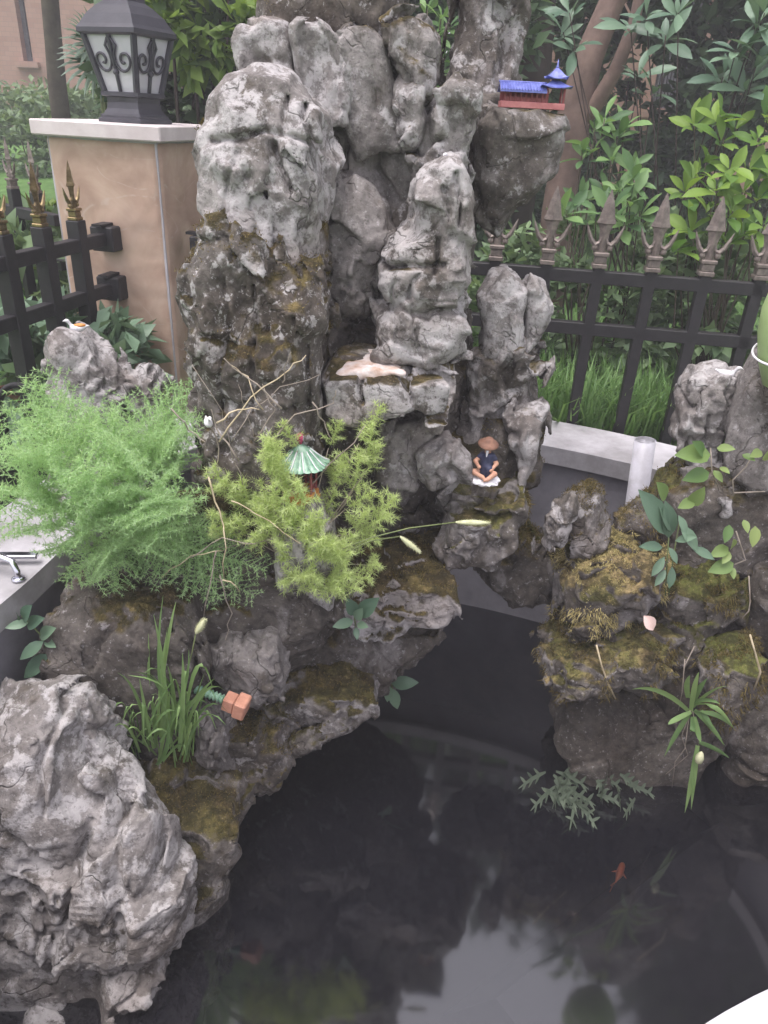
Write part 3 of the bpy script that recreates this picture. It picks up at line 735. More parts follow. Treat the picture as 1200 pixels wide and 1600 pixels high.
S([(622, 170), (630, 132), (648, 123), (662, 142), (674, 162), (690, 150), (715, 144), (742, 150), (740, 200), (730, 245), (726, 300), (690, 330), (640, 350), (624, 300)], 1.73, 0.10, R=0.03, moss=0.28, pale=0.55, stain=0.5, seed=16, h=0.005, fr=(10, 10, 7), label='two-horned grey stone beside the cleft',
  cracks=((672, 160, 668, 230, 0.01, 0.04), (650, 230, 700, 210, 0.006, 0.02)))
S([(640, 350), (645, 290), (662, 275), (685, 264), (700, 250), (715, 252), (726, 272), (727, 330), (729, 400), (733, 460), (738, 520), (732, 556), (680, 560), (590, 556), (588, 505), (600, 470), (597, 440), (601, 400), (611, 375), (628, 355)],
  1.60, 0.11, R=0.03, tilt=0.10, moss=0.15, pale=0.72, stain=0.42, big=0.014, seed=17, h=0.005, fr=(7, 7, 10), plate=0.016, label='stepped grey column beside the dark cave',
  cracks=((600, 418, 690, 415, 0.006, 0.025), (675, 380, 676, 430, 0.005, 0.03), (660, 490, 740, 500, 0.006, 0.02), (600, 480, 680, 500, 0.006, 0.018), (690, 300, 700, 380, 0.006, 0.02), (650, 430, 656, 545, 0.004, 0.018), (708, 280, 714, 390, 0.004, 0.018), (625, 450, 622, 540, 0.004, 0.014)))
# right-hand columns
S([(702, 120), (706, 40), (716, -40), (752, -60), (795, -55), (818, -20), (823, 60), (812, 110), (806, 150), (790, 190), (735, 190)], 1.98, 0.09, R=0.06, moss=0.25, pale=0.5, stain=0.62, speck=0.6, seed=18, h=0.006, fr=(9, 9, 4), label='tall mottled column behind the little blue pavilion',
  cracks=((790, 30, 795, 110, 0.01, 0.03),))
S([(726, 240), (728, 190), (742, 166), (775, 172), (822, 170), (872, 172), (882, 200), (880, 240), (868, 280), (845, 310), (825, 332), (800, 352), (776, 374), (750, 352), (734, 330), (727, 290)],
  1.88, 0.13, R=0.06, taper=0.25, moss=0.25, pale=0.4, stain=0.55, seed=19, h=0.006, fr=(5, 5, 4), plate=0.008, label='overhanging brown stone that carries the blue pavilion')
S([(690, 170), (760, 165), (760, 330), (700, 380), (690, 300)], 1.92, 0.08, pale=0.1, stain=0.8, seed=20, h=0.008, label='dark neck of the overhang')
S([(779, 401), (791, 411), (801, 435), (813, 452), (815, 500), (812, 560), (750, 560), (748, 480), (747, 447), (760, 430)], 1.74, 0.075, R=0.035, moss=0.05, pale=0.7, stain=0.22, ridge=0.008, seed=21, h=0.004, pit=0.003, big=0.012, plate=0.004, crack=0.006, small=0.004, fr=(10, 10, 3), label='pointed pale stone, left of the twin tips')
S([(820, 412), (838, 424), (855, 445), (866, 472), (862, 502), (846, 530), (812, 560), (806, 445)], 1.75, 0.065, R=0.035, moss=0.06, pale=0.7, stain=0.22, ridge=0.008, seed=22, h=0.004, pit=0.003, big=0.012, plate=0.004, crack=0.006, small=0.004, fr=(10, 10, 3), label='rounded pale stone, right of the twin tips')
S([(748, 510), (738, 550), (727, 590), (716, 640), (702, 665), (690, 720), (850, 720), (852, 650), (836, 605), (856, 562), (858, 546), (836, 545), (842, 515), (800, 500)], 1.76, 0.09, R=0.05, tilt=-0.1, moss=0.35, pale=0.5, stain=0.5, speck=0.5, seed=23, h=0.005, fr=(10, 10, 7), label='brown mossy foot under the twin tips')
# shelf with mortar
S([(504, 575), (515, 556), (560, 552), (620, 552), (690, 556), (702, 568), (700, 605), (690, 628), (640, 636), (600, 632), (545, 642), (508, 628)], 1.52, 0.13, R=0.014, tilt=-0.05, moss=0.42, pale=0.75, stain=0.5, big=0.012, ridge=0.008, plate=0.009, pit=0.004, seed=24, h=0.005, fr=(7, 6, 5), label='thick flat shelf stone',
  cracks=((562, 570, 572, 625, 0.004, 0.03), (582, 575, 577, 600, 0.003, 0.02), (640, 575, 645, 625, 0.004, 0.02)))
S([(596, 630), (690, 622), (694, 660), (664, 705), (658, 760), (622, 790), (594, 760)], 1.60, 0.10, R=0.03, moss=0.1, pale=0.3, stain=0.5, seed=25, fr=(7, 7, 4), label='grey block under the shelf')
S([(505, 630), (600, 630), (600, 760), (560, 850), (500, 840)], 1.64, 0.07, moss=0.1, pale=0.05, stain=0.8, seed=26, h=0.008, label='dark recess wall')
# ledge of the seated figurine
S([(690, 665), (760, 650), (850, 650), (848, 770), (690, 775)], 1.72, 0.08, moss=0.6, pale=0.15, stain=0.8, seed=27, h=0.006, label='brown mossy back of the figurine ledge')
S([(650, 700), (662, 682), (688, 680), (706, 696), (722, 722), (728, 750), (700, 766), (665, 750), (650, 730)], 1.53, 0.07, R=0.05, moss=0.08, pale=0.62, stain=0.4, seed=28, h=0.004, label='pale crusted stone left of the figurine')
S([(688, 775), (715, 752), (780, 752), (814, 752), (816, 785), (802, 812), (804, 838), (792, 856), (740, 862), (690, 850)], 1.58, 0.12, R=0.02, moss=0.45, pale=0.42, stain=0.6, lush=0.6, seed=29, h=0.005, fr=(9, 9, 7), label='mossy ledge the figurine sits on',
  cracks=((700, 800, 800, 805, 0.008, 0.035),))
S([(786, 645), (800, 632), (830, 640), (851, 646), (849, 682), (838, 740), (828, 785), (812, 770), (792, 745), (800, 700)], 1.64, 0.07, R=0.03, moss=0.3, pale=0.6, stain=0.3, seed=30, h=0.005, fr=(11, 11, 5), label='upright grey splinter right of the figurine')
S([(800, 745), (820, 760), (828, 830), (840, 860), (800, 865), (796, 800)], 1.60, 0.07, moss=0.85, pale=0.1, lush=1.0, seed=31, h=0.005, label='green mossy side of the ledge')
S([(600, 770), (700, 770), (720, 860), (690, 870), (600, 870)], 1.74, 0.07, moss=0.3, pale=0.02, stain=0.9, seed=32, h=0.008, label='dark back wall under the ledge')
S([(735, 850), (800, 842), (866, 850), (880, 900), (866, 942), (822, 936), (790, 918), (768, 892)], 1.72, 0.10, R=0.05, moss=0.25, pale=0.05, stain=0.8, seed=33, h=0.006, label='dark arch stone over the water')
# lower slab and water edge
S([(548, 895), (570, 868), (620, 862), (690, 862), (706, 872), (704, 905), (690, 928), (640, 952), (600, 968), (566, 955)], 1.50, 0.13, R=0.012, tilt=-0.05, moss=0.66, pale=0.95, stain=0.2, big=0.014, shrink=-0.004, ridge=0.008, plate=0.008, pit=0.004, seed=34, h=0.005, fr=(10, 8, 9), label='jutting slab with a mossy top and a pale broken edge')
S([(430, 960), (520, 930), (600, 950), (690, 925), (698, 955), (660, 985), (634, 1010), (630, 1070), (590, 1085), (530, 1085), (440, 1080)], 1.58, 0.12, R=0.06, moss=0.42, pale=0.12, stain=0.75, seed=35, h=0.006, fr=(6, 6, 6), label='dark smooth stone under the slab')
S([(328, 1010), (340, 978), (362, 962), (400, 955), (440, 968), (458, 1000), (462, 1045), (452, 1064), (410, 1074), (365, 1078), (335, 1052)], 1.34, 0.10, R=0.06, moss=0.08, pale=0.35, stain=0.4, ridge=0.008, seed=36, h=0.004, pit=0.003, big=0.012, plate=0.007, fr=(8, 8, 8), label='rounded cracked boulder above the water',
  cracks=((365, 985, 455, 1060, 0.004, 0.018), (362, 985, 366, 1030, 0.003, 0.018), (410, 1000, 425, 1035, 0.003, 0.014), (340, 985, 450, 985, 0.004, 0.006)))
S([(400, 1060), (470, 1034), (540, 1026), (590, 1034), (592, 1056), (560, 1082), (526, 1106), (478, 1138), (446, 1172), (428, 1210), (396, 1240), (380, 1190)], 1.44, 0.11, R=0.05, tilt=-0.2, moss=0.58, pale=0.5, stain=0.6, speck=0.6, lush=0.3, seed=37, h=0.005, label='mossy pale-flecked stone at the water edge')
S([(345, 1165), (420, 1120), (500, 1080), (566, 1062), (568, 1085), (510, 1118), (450, 1160), (405, 1220), (382, 1285), (350, 1290)], 1.40, 0.10, R=0.05, tilt=-0.1, moss=0.55, lush=0.25, pale=0.3, stain=0.75, seed=47, h=0.006, label='brown mossy lip along the water')
S([(300, 1140), (314, 1104), (340, 1098), (362, 1118), (374, 1160), (372, 1215), (330, 1220), (302, 1190)], 1.22, 0.06, R=0.045, moss=0.3, pale=0.45, stain=0.5, seed=38, h=0.004, label='small grey stone beside the hose coupling')
S([(360, 1130), (400, 1108), (442, 1120), (458, 1165), (436, 1210), (416, 1235), (396, 1250), (368, 1215)], 1.30, 0.08, R=0.05, moss=0.55, pale=0.5, stain=0.7, lush=0.2, seed=39, h=0.005, label='mottled stone on the bank')
S([(200, 1215), (240, 1195), (330, 1200), (382, 1198), (397, 1218), (391, 1258), (371, 1292), (363, 1340), (364, 1390), (346, 1405), (353, 1442), (352, 1480), (330, 1530), (270, 1530), (230, 1400), (190, 1290)], 1.12, 0.12, R=0.06, tilt=0.25, moss=0.58, pale=0.25, stain=0.65, lush=0.2, seed=40, h=0.005, fr=(6, 6, 7), label='brown mossy stone dipping into the water')
S([(82, 960), (110, 905), (300, 900), (345, 960), (335, 1060), (300, 1120), (240, 1200), (180, 1220), (110, 1120), (84, 1040)], 1.30, 0.12, R=0.07, moss=0.35, pale=0.28, stain=0.82, seed=41, h=0.006, fr=(9, 9, 4), label='dark fluted stone under the green fern')
S([(430, 800), (455, 762), (495, 752), (510, 800), (530, 870), (520, 930), (430, 930)], 1.36, 0.06, R=0.04, moss=0.1, pale=0.75, stain=0.2, seed=42, h=0.005, label='pale stone the little pagoda stands on')
# mortar smear on the shelf
mo = MB()
mpts = [PY(530, 556, 1.53), PY(560, 545, 1.58), PY(600, 542, 1.6), PY(622, 552, 1.56), PY(628, 572, 1.47), PY(590, 580, 1.42), PY(545, 580, 1.42)]
def blob_patch(name, px, Y, T, mat, parent, seed, **k):
    me = stone_mesh(px, Y, T, seed=seed, h=0.004, big=0.008, plate=0.004, crack=0.003, small=0.004, shrink=-0.004, pit=0.0, ridge=0.006, **k)
    return link(name, me, mat, parent)
blob_patch('mortar', [(528, 570), (548, 556), (590, 552), (618, 555), (632, 566), (615, 574), (560, 576)], 1.50, 0.085, M['mortar'], main, 71, R=0.010)

# the bank of stones on the right
bank = thing('rock_bank', 'mossy rock bank at the right edge of the pond, overhanging dark water', 'rockery', (0.75, 1.6, 0.0))
def B(px, Y, T, **k): return stone(bank, px, Y, T, **k)
B([(1010, 740), (1060, 700), (1130, 690), (1290, 690), (1300, 1080), (1100, 1060), (1020, 1020), (1000, 890)], 1.68, 0.13, moss=0.45, pale=0.15, stain=0.85, seed=50, h=0.007, label='dark earthy wall of the bank')
B([(1050, 640), (1056, 606), (1086, 582), (1130, 572), (1150, 582), (1146, 660), (1134, 740), (1060, 740)], 1.72, 0.07, R=0.04, moss=0.06, pale=0.55, stain=0.3, seed=51, h=0.005, fr=(6, 6, 6), label='upright pale block with a chipped top',
  cracks=((1105, 640, 1108, 700, 0.004, 0.02),))
B([(1128, 660), (1148, 590), (1170, 545), (1200, 520), (1300, 510), (1310, 760), (1120, 770)], 1.64, 0.10, R=0.08, moss=0.25, pale=0.4, stain=0.55, seed=52, h=0.006, fr=(5, 5, 3), plate=0.006, label='smooth trunk-like grey stone under the green pot')
B([(843, 820), (850, 795), (868, 780), (888, 776), (896, 800), (892, 860), (846, 870)], 1.56, 0.05, moss=0.2, pale=0.6, stain=0.4, seed=53, h=0.004, label='small pale crusted stone at the tip of the bank')
B([(870, 780), (885, 760), (925, 757), (931, 790), (942, 850), (885, 850)], 1.62, 0.055, moss=0.5, pale=0.5, stain=0.5, seed=54, h=0.004, label='small stone with a rust-brown top')
B([(866, 870), (885, 845), (930, 838), (1000, 835), (1018, 850), (1024, 900), (1022, 945), (990, 970), (930, 972), (882, 966), (864, 920)], 1.60, 0.14, R=0.06, tilt=-0.15, moss=0.66, pale=0.3, stain=0.6, straw=0.8, lush=0.5, speck=0.4, seed=55, h=0.005, label='straw-yellow moss-topped stone')
B([(950, 800), (1010, 770), (1060, 720), (1080, 780), (1060, 860), (1000, 870)], 1.70, 0.08, moss=0.6, pale=0.2, stain=0.7, straw=0.3, lush=0.7, seed=56, h=0.006, label='mossy shoulder behind the broad-leaved plant')
B([(1000, 880), (1080, 860), (1150, 880), (1160, 960), (1100, 1010), (1010, 1000)], 1.58, 0.09, moss=0.72, pale=0.1, stain=0.8, lush=0.9, seed=57, h=0.006, label='hanging moss cushion')
B([(843, 1000), (862, 985), (900, 978), (960, 980), (1010, 985), (1052, 1005), (1056, 1040), (1000, 1066), (930, 1056), (862, 1046), (844, 1024)], 1.50, 0.12, R=0.03, tilt=-0.1, moss=0.55, pale=0.4, stain=0.65, straw=0.35, lush=0.6, seed=58, h=0.005, fr=(9, 9, 9), label='rust and green mossy ledge over the water')
B([(866, 1060), (900, 1040), (1000, 1045), (1060, 1040), (1135, 1060), (1140, 1150), (1080, 1210), (1010, 1240), (940, 1235), (892, 1180), (864, 1120)], 1.58, 0.13, R=0.08, tilt=0.15, moss=0.12, pale=0.0, stain=0.98, wet=0.6, speck=0.0, seed=59, h=0.006, fr=(5, 5, 5), plate=0.01, label='dark rounded stone in the shade of the ledge')  # near-full darkening, no pale crust: the ledge's shade painted into the colour
B([(862, 930), (940, 925), (1030, 930), (1060, 1000), (960, 1015), (868, 1010)], 1.60, 0.10, moss=0.6, lush=0.8, pale=0.2, stain=0.8, seed=45, h=0.006, label='green mossy step between the upper and lower ledge')
B([(1000, 960), (1090, 950), (1110, 1060), (1060, 1130), (1000, 1100)], 1.56, 0.10, moss=0.45, lush=0.5, pale=0.1, stain=0.9, seed=46, h=0.007, label='dark mossy hollow behind the hanging grass')
B([(1085, 1030), (1110, 1005), (1150, 1000), (1185, 1010), (1190, 1065), (1150, 1115), (1092, 1125)], 1.42, 0.09, R=0.05, moss=0.6, pale=0.2, stain=0.75, lush=1.0, seed=60, h=0.005, big=0.012, plate=0.006, label='round dark stone with a green moss cap')
B([(1110, 1110), (1190, 1040), (1300, 1020), (1310, 1230), (1200, 1250), (1115, 1250)], 1.56, 0.12, moss=0.12, pale=0.2, stain=0.7, seed=61, h=0.007, fr=(5, 5, 5), label='brown stone meeting the water at the right')
B([(1150, 860), (1300, 820), (1300, 1060), (1190, 1060), (1160, 980)], 1.56, 0.10, moss=0.2, pale=0.15, stain=0.7, seed=62, h=0.007, label='dark stone at the right edge')
B([(1120, 775), (1150, 770), (1158, 805), (1140, 815), (1118, 805)], 1.55, 0.03, moss=0.1, pale=0.7, stain=0.3, seed=63, h=0.004, label='pale chip in the dark wall')

# loose boulders
bo = stone(None, [(-90, 1140), (0, 1100), (25, 1085), (60, 1072), (100, 1064), (143, 1074), (162, 1115), (182, 1152), (205, 1192), (230, 1238), (256, 1292), (284, 1350), (298, 1398), (292, 1432), (274, 1465), (250, 1500), (205, 1530), (150, 1540), (95, 1525), (50, 1495), (0, 1450), (-90, 1430)],
  0.98, 0.10, R=0.07, tilt=0.36, moss=0.12, pale=0.66, stain=0.44, speck=0.4, seed=64, h=0.0045, fr=(6, 6, 8), plate=0.02, crack=0.016, big=0.02, small=0.010, pit=0.014, ridge=0.010, name='boulder',
  label='big rough grey boulder in the lower left corner, standing in the water', cat='boulder',
  cracks=((150, 1130, 160, 1330, 0.012, 0.035), (160, 1330, 205, 1450, 0.012, 0.03), (70, 1240, 130, 1320, 0.012, 0.03), (10, 1130, 120, 1110, 0.008, 0.02), (200, 1280, 250, 1300, 0.006, 0.02), (0, 1320, 60, 1360, 0.01, 0.03), (60, 1110, 110, 1230, 0.006, 0.022), (120, 1330, 90, 1460, 0.007, 0.025), (215, 1250, 235, 1400, 0.006, 0.022), (20, 1200, 60, 1300, 0.006, 0.02), (170, 1430, 240, 1440, 0.006, 0.02)))
stone(None, [(40, 1560), (70, 1538), (130, 1532), (210, 1532), (280, 1536), (314, 1560), (314, 1780), (80, 1780)], 0.84, 0.12, R=0.05, moss=0.0, pale=0.75, stain=0.2, speck=0.0, seed=67, h=0.006, big=0.012, plate=0.008, pit=0.004, ridge=0.006, name='boulder',
  label='smooth pale stone just breaking the water under the big boulder, bottom left', cat='boulder')
stone(None, [(78, 560), (92, 528), (112, 508), (140, 514), (165, 538), (186, 560), (204, 588), (210, 640), (214, 800), (86, 800), (80, 640)], 1.72, 0.09, R=0.06, moss=0.08, pale=0.75, stain=0.4, seed=65, h=0.005, fr=(12, 12, 10), name='boulder',
  label='pitted grey stone with a small bird on top, before the pillar', cat='boulder')
stone(None, [(198, 590), (215, 562), (240, 560), (262, 575), (272, 600), (272, 800), (200, 800)], 1.76, 0.07, R=0.05, moss=0.06, pale=0.78, stain=0.35, seed=66, h=0.005, fr=(12, 12, 10), name='boulder',
  label='lower rounded grey stone right of the bird stone, before the pillar', cat='boulder')
# ------------------------------------------------------------------ plants: generators
def leafquads(P, size, seed, aspect=0.45, upb=0.4, dirs=None, fold=0.25, jit=0.35):
    """n folded leaf faces (4 vertices, 2 triangles each)"""
    r = np.random.default_rng(seed); n = len(P); P = np.asarray(P, np.float32)
    d = r.normal(size=(n, 3)) if dirs is None else dirs + r.normal(size=(n, 3)) * 0.5
    d[:, 2] *= 0.8; d /= np.linalg.norm(d, axis=1)[:, None]
    nr = r.normal(size=(n, 3)); nr[:, 2] += upb * 3; nr -= d * (nr * d).sum(1)[:, None]; nr /= np.linalg.norm(nr, axis=1)[:, None]
    s = np.cross(d, nr); L = (size * (1 + jit * r.uniform(-1, 1, n)))[:, None]; w = L * aspect / 2
    V = np.stack([P, P + d * L * 0.5 + s * w + nr * w * fold, P + d * L - nr * L * 0.08, P + d * L * 0.5 - s * w + nr * w * fold], 1).reshape(-1, 3)
    i = np.arange(n)[:, None] * 4
    F = np.concatenate([i + [0, 1, 2], i + [0, 2, 3]], 0)
    return V, F
def clumped(n, c, rad, seed, nclump=30, shell=0.45, cr=0.22):
    r = np.random.default_rng(seed); c = np.array(c); rad = np.array(rad)
    d = r.normal(size=(nclump, 3)); d /= np.linalg.norm(d, axis=1)[:, None]
    cc = d * (shell + (1 - shell) * r.random((nclump, 1)) ** 0.5)
    k = r.integers(0, nclump, n); sz = r.uniform(0.6, 1.3, nclump)
    q = r.normal(size=(n, 3)); q /= np.linalg.norm(q, axis=1)[:, None]; q *= r.random((n, 1)) ** 0.4
    p = cc[k] + q * cr * sz[k][:, None]
    return (c + p * rad).astype(np.float32), d[k] * 0.6
def bush(name, label, cat, c, rad, n, size, mat, seed, group=None, nclump=40, aspect=0.5, zmin=GZ - 0.05, stems=5):
    o = thing(name, label, cat, (c[0], c[1], GZ), group)
    P, d = clumped(n, c, rad, seed, nclump); P[:, 2] = np.maximum(P[:, 2], zmin)
    V, F = leafquads(P, size, seed, aspect, 0.4, d)
    link('foliage', mesh('foliage', V, F), mat, o)
    r = random.Random(seed)
    for i in range(stems):
        e = Vector(c) + Vector((r.uniform(-.6, .6) * rad[0], r.uniform(-.6, .6) * rad[1], r.uniform(0, .5) * rad[2]))
        b = Vector((c[0] + r.uniform(-.1, .1), c[1] + r.uniform(-.1, .1), GZ - 0.02)); mid = b.lerp(e, .5) + Vector((r.uniform(-.05, .05), r.uniform(-.05, .05), .05))
        m = MB(); m.tube([b, mid, e], [0.014, 0.01, 0.004], 6); m.build('stem', M['dark_bark'], o, True)
    return o
def leafmesh(width=0.36, obov=0.6, curl=0.25, cup=0.15, rows=6):
    """a leaf along +Y of length 1, lying in XY"""
    V = []; F = []
    for i in range(rows):
        t = i / (rows - 1)
        w = width / 2 * max(0.04, math.sin(math.pi * t ** (math.log(0.5) / math.log(obov))) ** 0.8)
        z = -curl * t * t
        for x in (-1, -0.5, 0, 0.5, 1): V.append((x * w, t, z + cup * abs(x) ** 1.5 * w * 2))
    for i in range(rows - 1):
        for j in range(4): a = i * 5 + j; F.append((a, a + 1, a + 6, a + 5))
    return mesh('leaf', V, F)
def leafobj(me, p, d, upv, L, parent, mat, name='leaf'):
    d = Vector(d).normalized(); upv = Vector(upv); s = d.cross(upv)
    if s.length < 1e-3: s = d.cross(Vector((1, 0.3, 0)))
    s.normalize(); n = s.cross(d)
    o = bpy.data.objects.new(name, me); COL.objects.link(o)
    if not me.materials: me.materials.append(mat)
    o.parent = parent; w = ORG.get(parent.name, Vector((0, 0, 0)))
    o.matrix_basis = Matrix.Translation(Vector(p) - w) @ Matrix((s * L, d * L, n * L)).transposed().to_4x4()
    return o
def whorl(parent, p, axis, n, L, me, mat, r, spread=0.9):
    axis = Vector(axis).normalized(); a = axis.cross(Vector((0.3, 1, 0.1))).normalized(); b = axis.cross(a)
    o0 = r.uniform(0, 6.28)
    for i in range(n):
        q = o0 + 2.4 * i; t = spread * (0.55 + 0.6 * i / n) + r.uniform(-.12, .12)
        d = axis * math.cos(t) + (a * math.cos(q) + b * math.sin(q)) * math.sin(t)
        leafobj(me, Vector(p) + d * L * 0.06 - axis * L * r.uniform(0, 0.35), d + Vector((0, 0, -r.uniform(0, 0.5))), axis + Vector((r.uniform(-.6, .6), r.uniform(-.6, .6), 0)), L * r.uniform(0.5, 1.15), parent, mat)
def whorl_shrub(name, label, spots, base, Lf, me, mat, seed, nleaf=7, cat='shrub', stemmat='mossy_bark', group=None):
    """spots: pixel x, y and distance of each leaf rosette; stems run to a common base"""
    r = random.Random(seed); base = Vector(base); o = thing(name, label, cat, base, group)
    for (x, y, Y) in spots:
        p = PY(x, y, Y); b = base + Vector((r.uniform(-.06, .06), r.uniform(-.06, .06), 0))
        mid = b.lerp(p, 0.6) + Vector((r.uniform(-.06, .06), r.uniform(-.06, .06), -0.05))
        m = MB(); m.tube([b, mid, p], [0.005, 0.0035, 0.002], 5); m.build('stem', M[stemmat], o, True)
        ax = Vector((r.uniform(-.5, .5), -0.45 + r.uniform(-.4, .3), 1))
        whorl(o, p, ax, nleaf, Lf * r.uniform(0.8, 1.15), me, mat, r)
    return o
# ------------------------------------------------------------------ background: buildings, hedges, trees
def wall_building(name, label, x0, x1, y, z1, wins, depth=4.0):
    o = thing(name, label, 'building', ((x0 + x1) / 2, y, GZ))
    xs = sorted(set([x0, x1] + [w[0] for w in wins] + [w[1] for w in wins])); zs = sorted(set([GZ, z1] + [w[2] for w in wins] + [w[3] for w in wins]))
    m = MB()
    for i in range(len(xs) - 1):
        for j in range(len(zs) - 1):
            cx, cz = (xs[i] + xs[i + 1]) / 2, (zs[j] + zs[j + 1]) / 2
            if any(w[0] < cx < w[1] and w[2] < cz < w[3] for w in wins): continue
            m.box((cx, y + 0.15, cz), (xs[i + 1] - xs[i], 0.3, zs[j + 1] - zs[j]))
    m.build('wall', M['brick_wall'], o)
    m = MB(); m.box(((x0 + x1) / 2, y + depth / 2 + 0.16, (GZ + z1) / 2), (x1 - x0 - 0.02, depth - 0.3, z1 - GZ)); m.build('rear_block', M['brick_wall'], o)
    for (a, b, c, d, bars) in wins:
        m = MB(); m.box(((a + b) / 2, y + 0.2, (c + d) / 2), (b - a, 0.02, d - c)); wn = m.build('window', M['window_dark'], o)
        fr = MB()
        for q in (a + 0.03, b - 0.03): fr.box((q, y + 0.17, (c + d) / 2), (0.06, 0.05, d - c))
        for q in (c + 0.03, d - 0.03): fr.box(((a + b) / 2, y + 0.168, q), (b - a - 0.12, 0.05, 0.06))
        fr.build('frame', M['window_bar'], wn)
        for i in range(bars):
            bb = MB(); q = a + (b - a) * (i + 1) / (bars + 1); bb.tube([(q, y + 0.02, c), (q, y + 0.02, d)], 0.011, 6); bb.build('bar', M['window_bar'], wn)
        if bars:
            bb = MB(); q = c + (d - c) * 0.45; bb.box(((a + b) / 2, y + 0.02, q), (b - a, 0.03, 0.04)); bb.build('crossbar', M['window_bar'], wn)
        sl_ = MB(); sl_.box(((a + b) / 2, y - 0.04, c - 0.05), (b - a + 0.2, 0.12, 0.07)); sl_.build('sill', M['brick_wall'], wn)
    return o
def xz(x, y, Y): p = PY(x, y, Y); return p.x, p.z
HY = 13.0; a0 = xz(22, 0, HY); a1 = xz(52, 96, HY)
wall_building('brick_house', 'pink-brown brick house far behind on the left, with tall dark windows', -13, -0.5, HY, 7.0, [(a0[0], a1[0], a1[1], 4.4, 0), (-9.6, -8.9, 1.8, 4.6, 0), (a0[0] - 0.85, a0[0] - 0.45, GZ + 0.42, a1[1] + 0.2, 0)])
c0 = xz(1040, 170, 8.5); c1 = xz(1112, 10, 8.5)
wall_building('brick_house', 'brown house half hidden by trees on the right, with a barred window', 0.9, 9, 8.5, 6.0, [(c0[0] - 0.15, c1[0], c0[1], 3.4, 11), (6, 7.2, 1.6, 3.2, 9)])
def hedge(label, x0, x1, y0, y1, z1, n, size, mat, seed):
    o = thing('hedge', label, 'hedge', ((x0 + x1) / 2, (y0 + y1) / 2, GZ))
    r = np.random.default_rng(seed); P = r.random((n, 3)); 
    P = np.array([x0, y0, GZ]) + P * np.array([x1 - x0, y1 - y0, z1 - GZ])
    P[:, 2] += 0.05 * np.sin(P[:, 0] * 5) + 0.04 * np.sin(P[:, 0] * 13 + P[:, 1] * 7)
    V, F = leafquads(P, size, seed, 0.6); link('foliage', mesh('foliage', V, F), mat, o)
    return o
hedge('clipped dark green hedge in front of the brick house, left', -8.5, -2.6, 10.0, 11.0, PY(40, 138, 10.0).z, 14000, 0.11, M['leaf_hedge'], 1)
hedge('paler hedge behind the lantern and the pillar', -4.0, -1.4, 8.6, 9.4, PY(120, 148, 8.6).z, 9000, 0.10, M['leaf_hedge'], 2)
bush('ground_shrub', 'low bluish-green bush on the lawn beyond the left fence', 'bush', PY(25, 225, 8.2) + Vector((0, 0, -0.05)), (0.95, 0.5, 0.30), 2600, 0.09, M['leaf_hedge'], 3)
def bushpx(label, x, y, Y, rad, n, size, mat, seed, group=None, **k):
    p = PY(x, y, Y); return bush('shrub', label, 'shrub', p, rad, n, size, mat, seed, group, **k)
DG = 'dark shrubs in the shade behind the pond'
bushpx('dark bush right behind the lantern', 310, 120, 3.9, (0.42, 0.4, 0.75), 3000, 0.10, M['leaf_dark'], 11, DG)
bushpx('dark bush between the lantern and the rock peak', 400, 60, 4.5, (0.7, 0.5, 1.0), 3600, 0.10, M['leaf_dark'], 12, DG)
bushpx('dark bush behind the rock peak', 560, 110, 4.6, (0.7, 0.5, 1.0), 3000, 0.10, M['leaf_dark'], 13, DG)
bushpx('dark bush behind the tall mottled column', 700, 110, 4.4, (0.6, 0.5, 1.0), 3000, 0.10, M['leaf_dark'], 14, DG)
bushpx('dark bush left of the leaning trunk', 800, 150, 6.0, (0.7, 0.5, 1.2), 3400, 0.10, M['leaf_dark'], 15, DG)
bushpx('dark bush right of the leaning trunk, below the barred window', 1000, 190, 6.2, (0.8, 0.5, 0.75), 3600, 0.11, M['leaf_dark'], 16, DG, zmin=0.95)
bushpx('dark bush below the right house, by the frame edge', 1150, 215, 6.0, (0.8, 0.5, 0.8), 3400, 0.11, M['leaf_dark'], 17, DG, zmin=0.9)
bushpx('low dark plants behind the right fence rails', 930, 470, 3.0, (0.55, 0.25, 0.30), 2600, 0.06, M['leaf_hedge'], 18, None, stems=0)
bushpx('low dark plants at the right end of the right fence', 1130, 500, 2.9, (0.45, 0.3, 0.32), 2400, 0.06, M['leaf_hedge'], 19, None, stems=0)
bushpx('leafy plants low behind the left fence', 40, 450, 2.9, (0.35, 0.4, 0.30), 1300, 0.10, M['leaf_hedge'], 20, None, stems=0)
bushpx('yellow-green low shrub between the left fences', 62, 375, 3.4, (0.28, 0.25, 0.16), 700, 0.07, M['leaf_lime_mass'], 21, None, stems=0)
bushpx('leafy plants at the foot of the left fence bars', 60, 590, 2.3, (0.35, 0.3, 0.22), 900, 0.09, M['leaf_blue'], 22, None, stems=0)
bushpx('lime-green shrub top over the dark bush behind the lantern', 330, 15, 3.5, (0.30, 0.25, 0.24), 1000, 0.085, M['leaf_lime_mass'], 23)
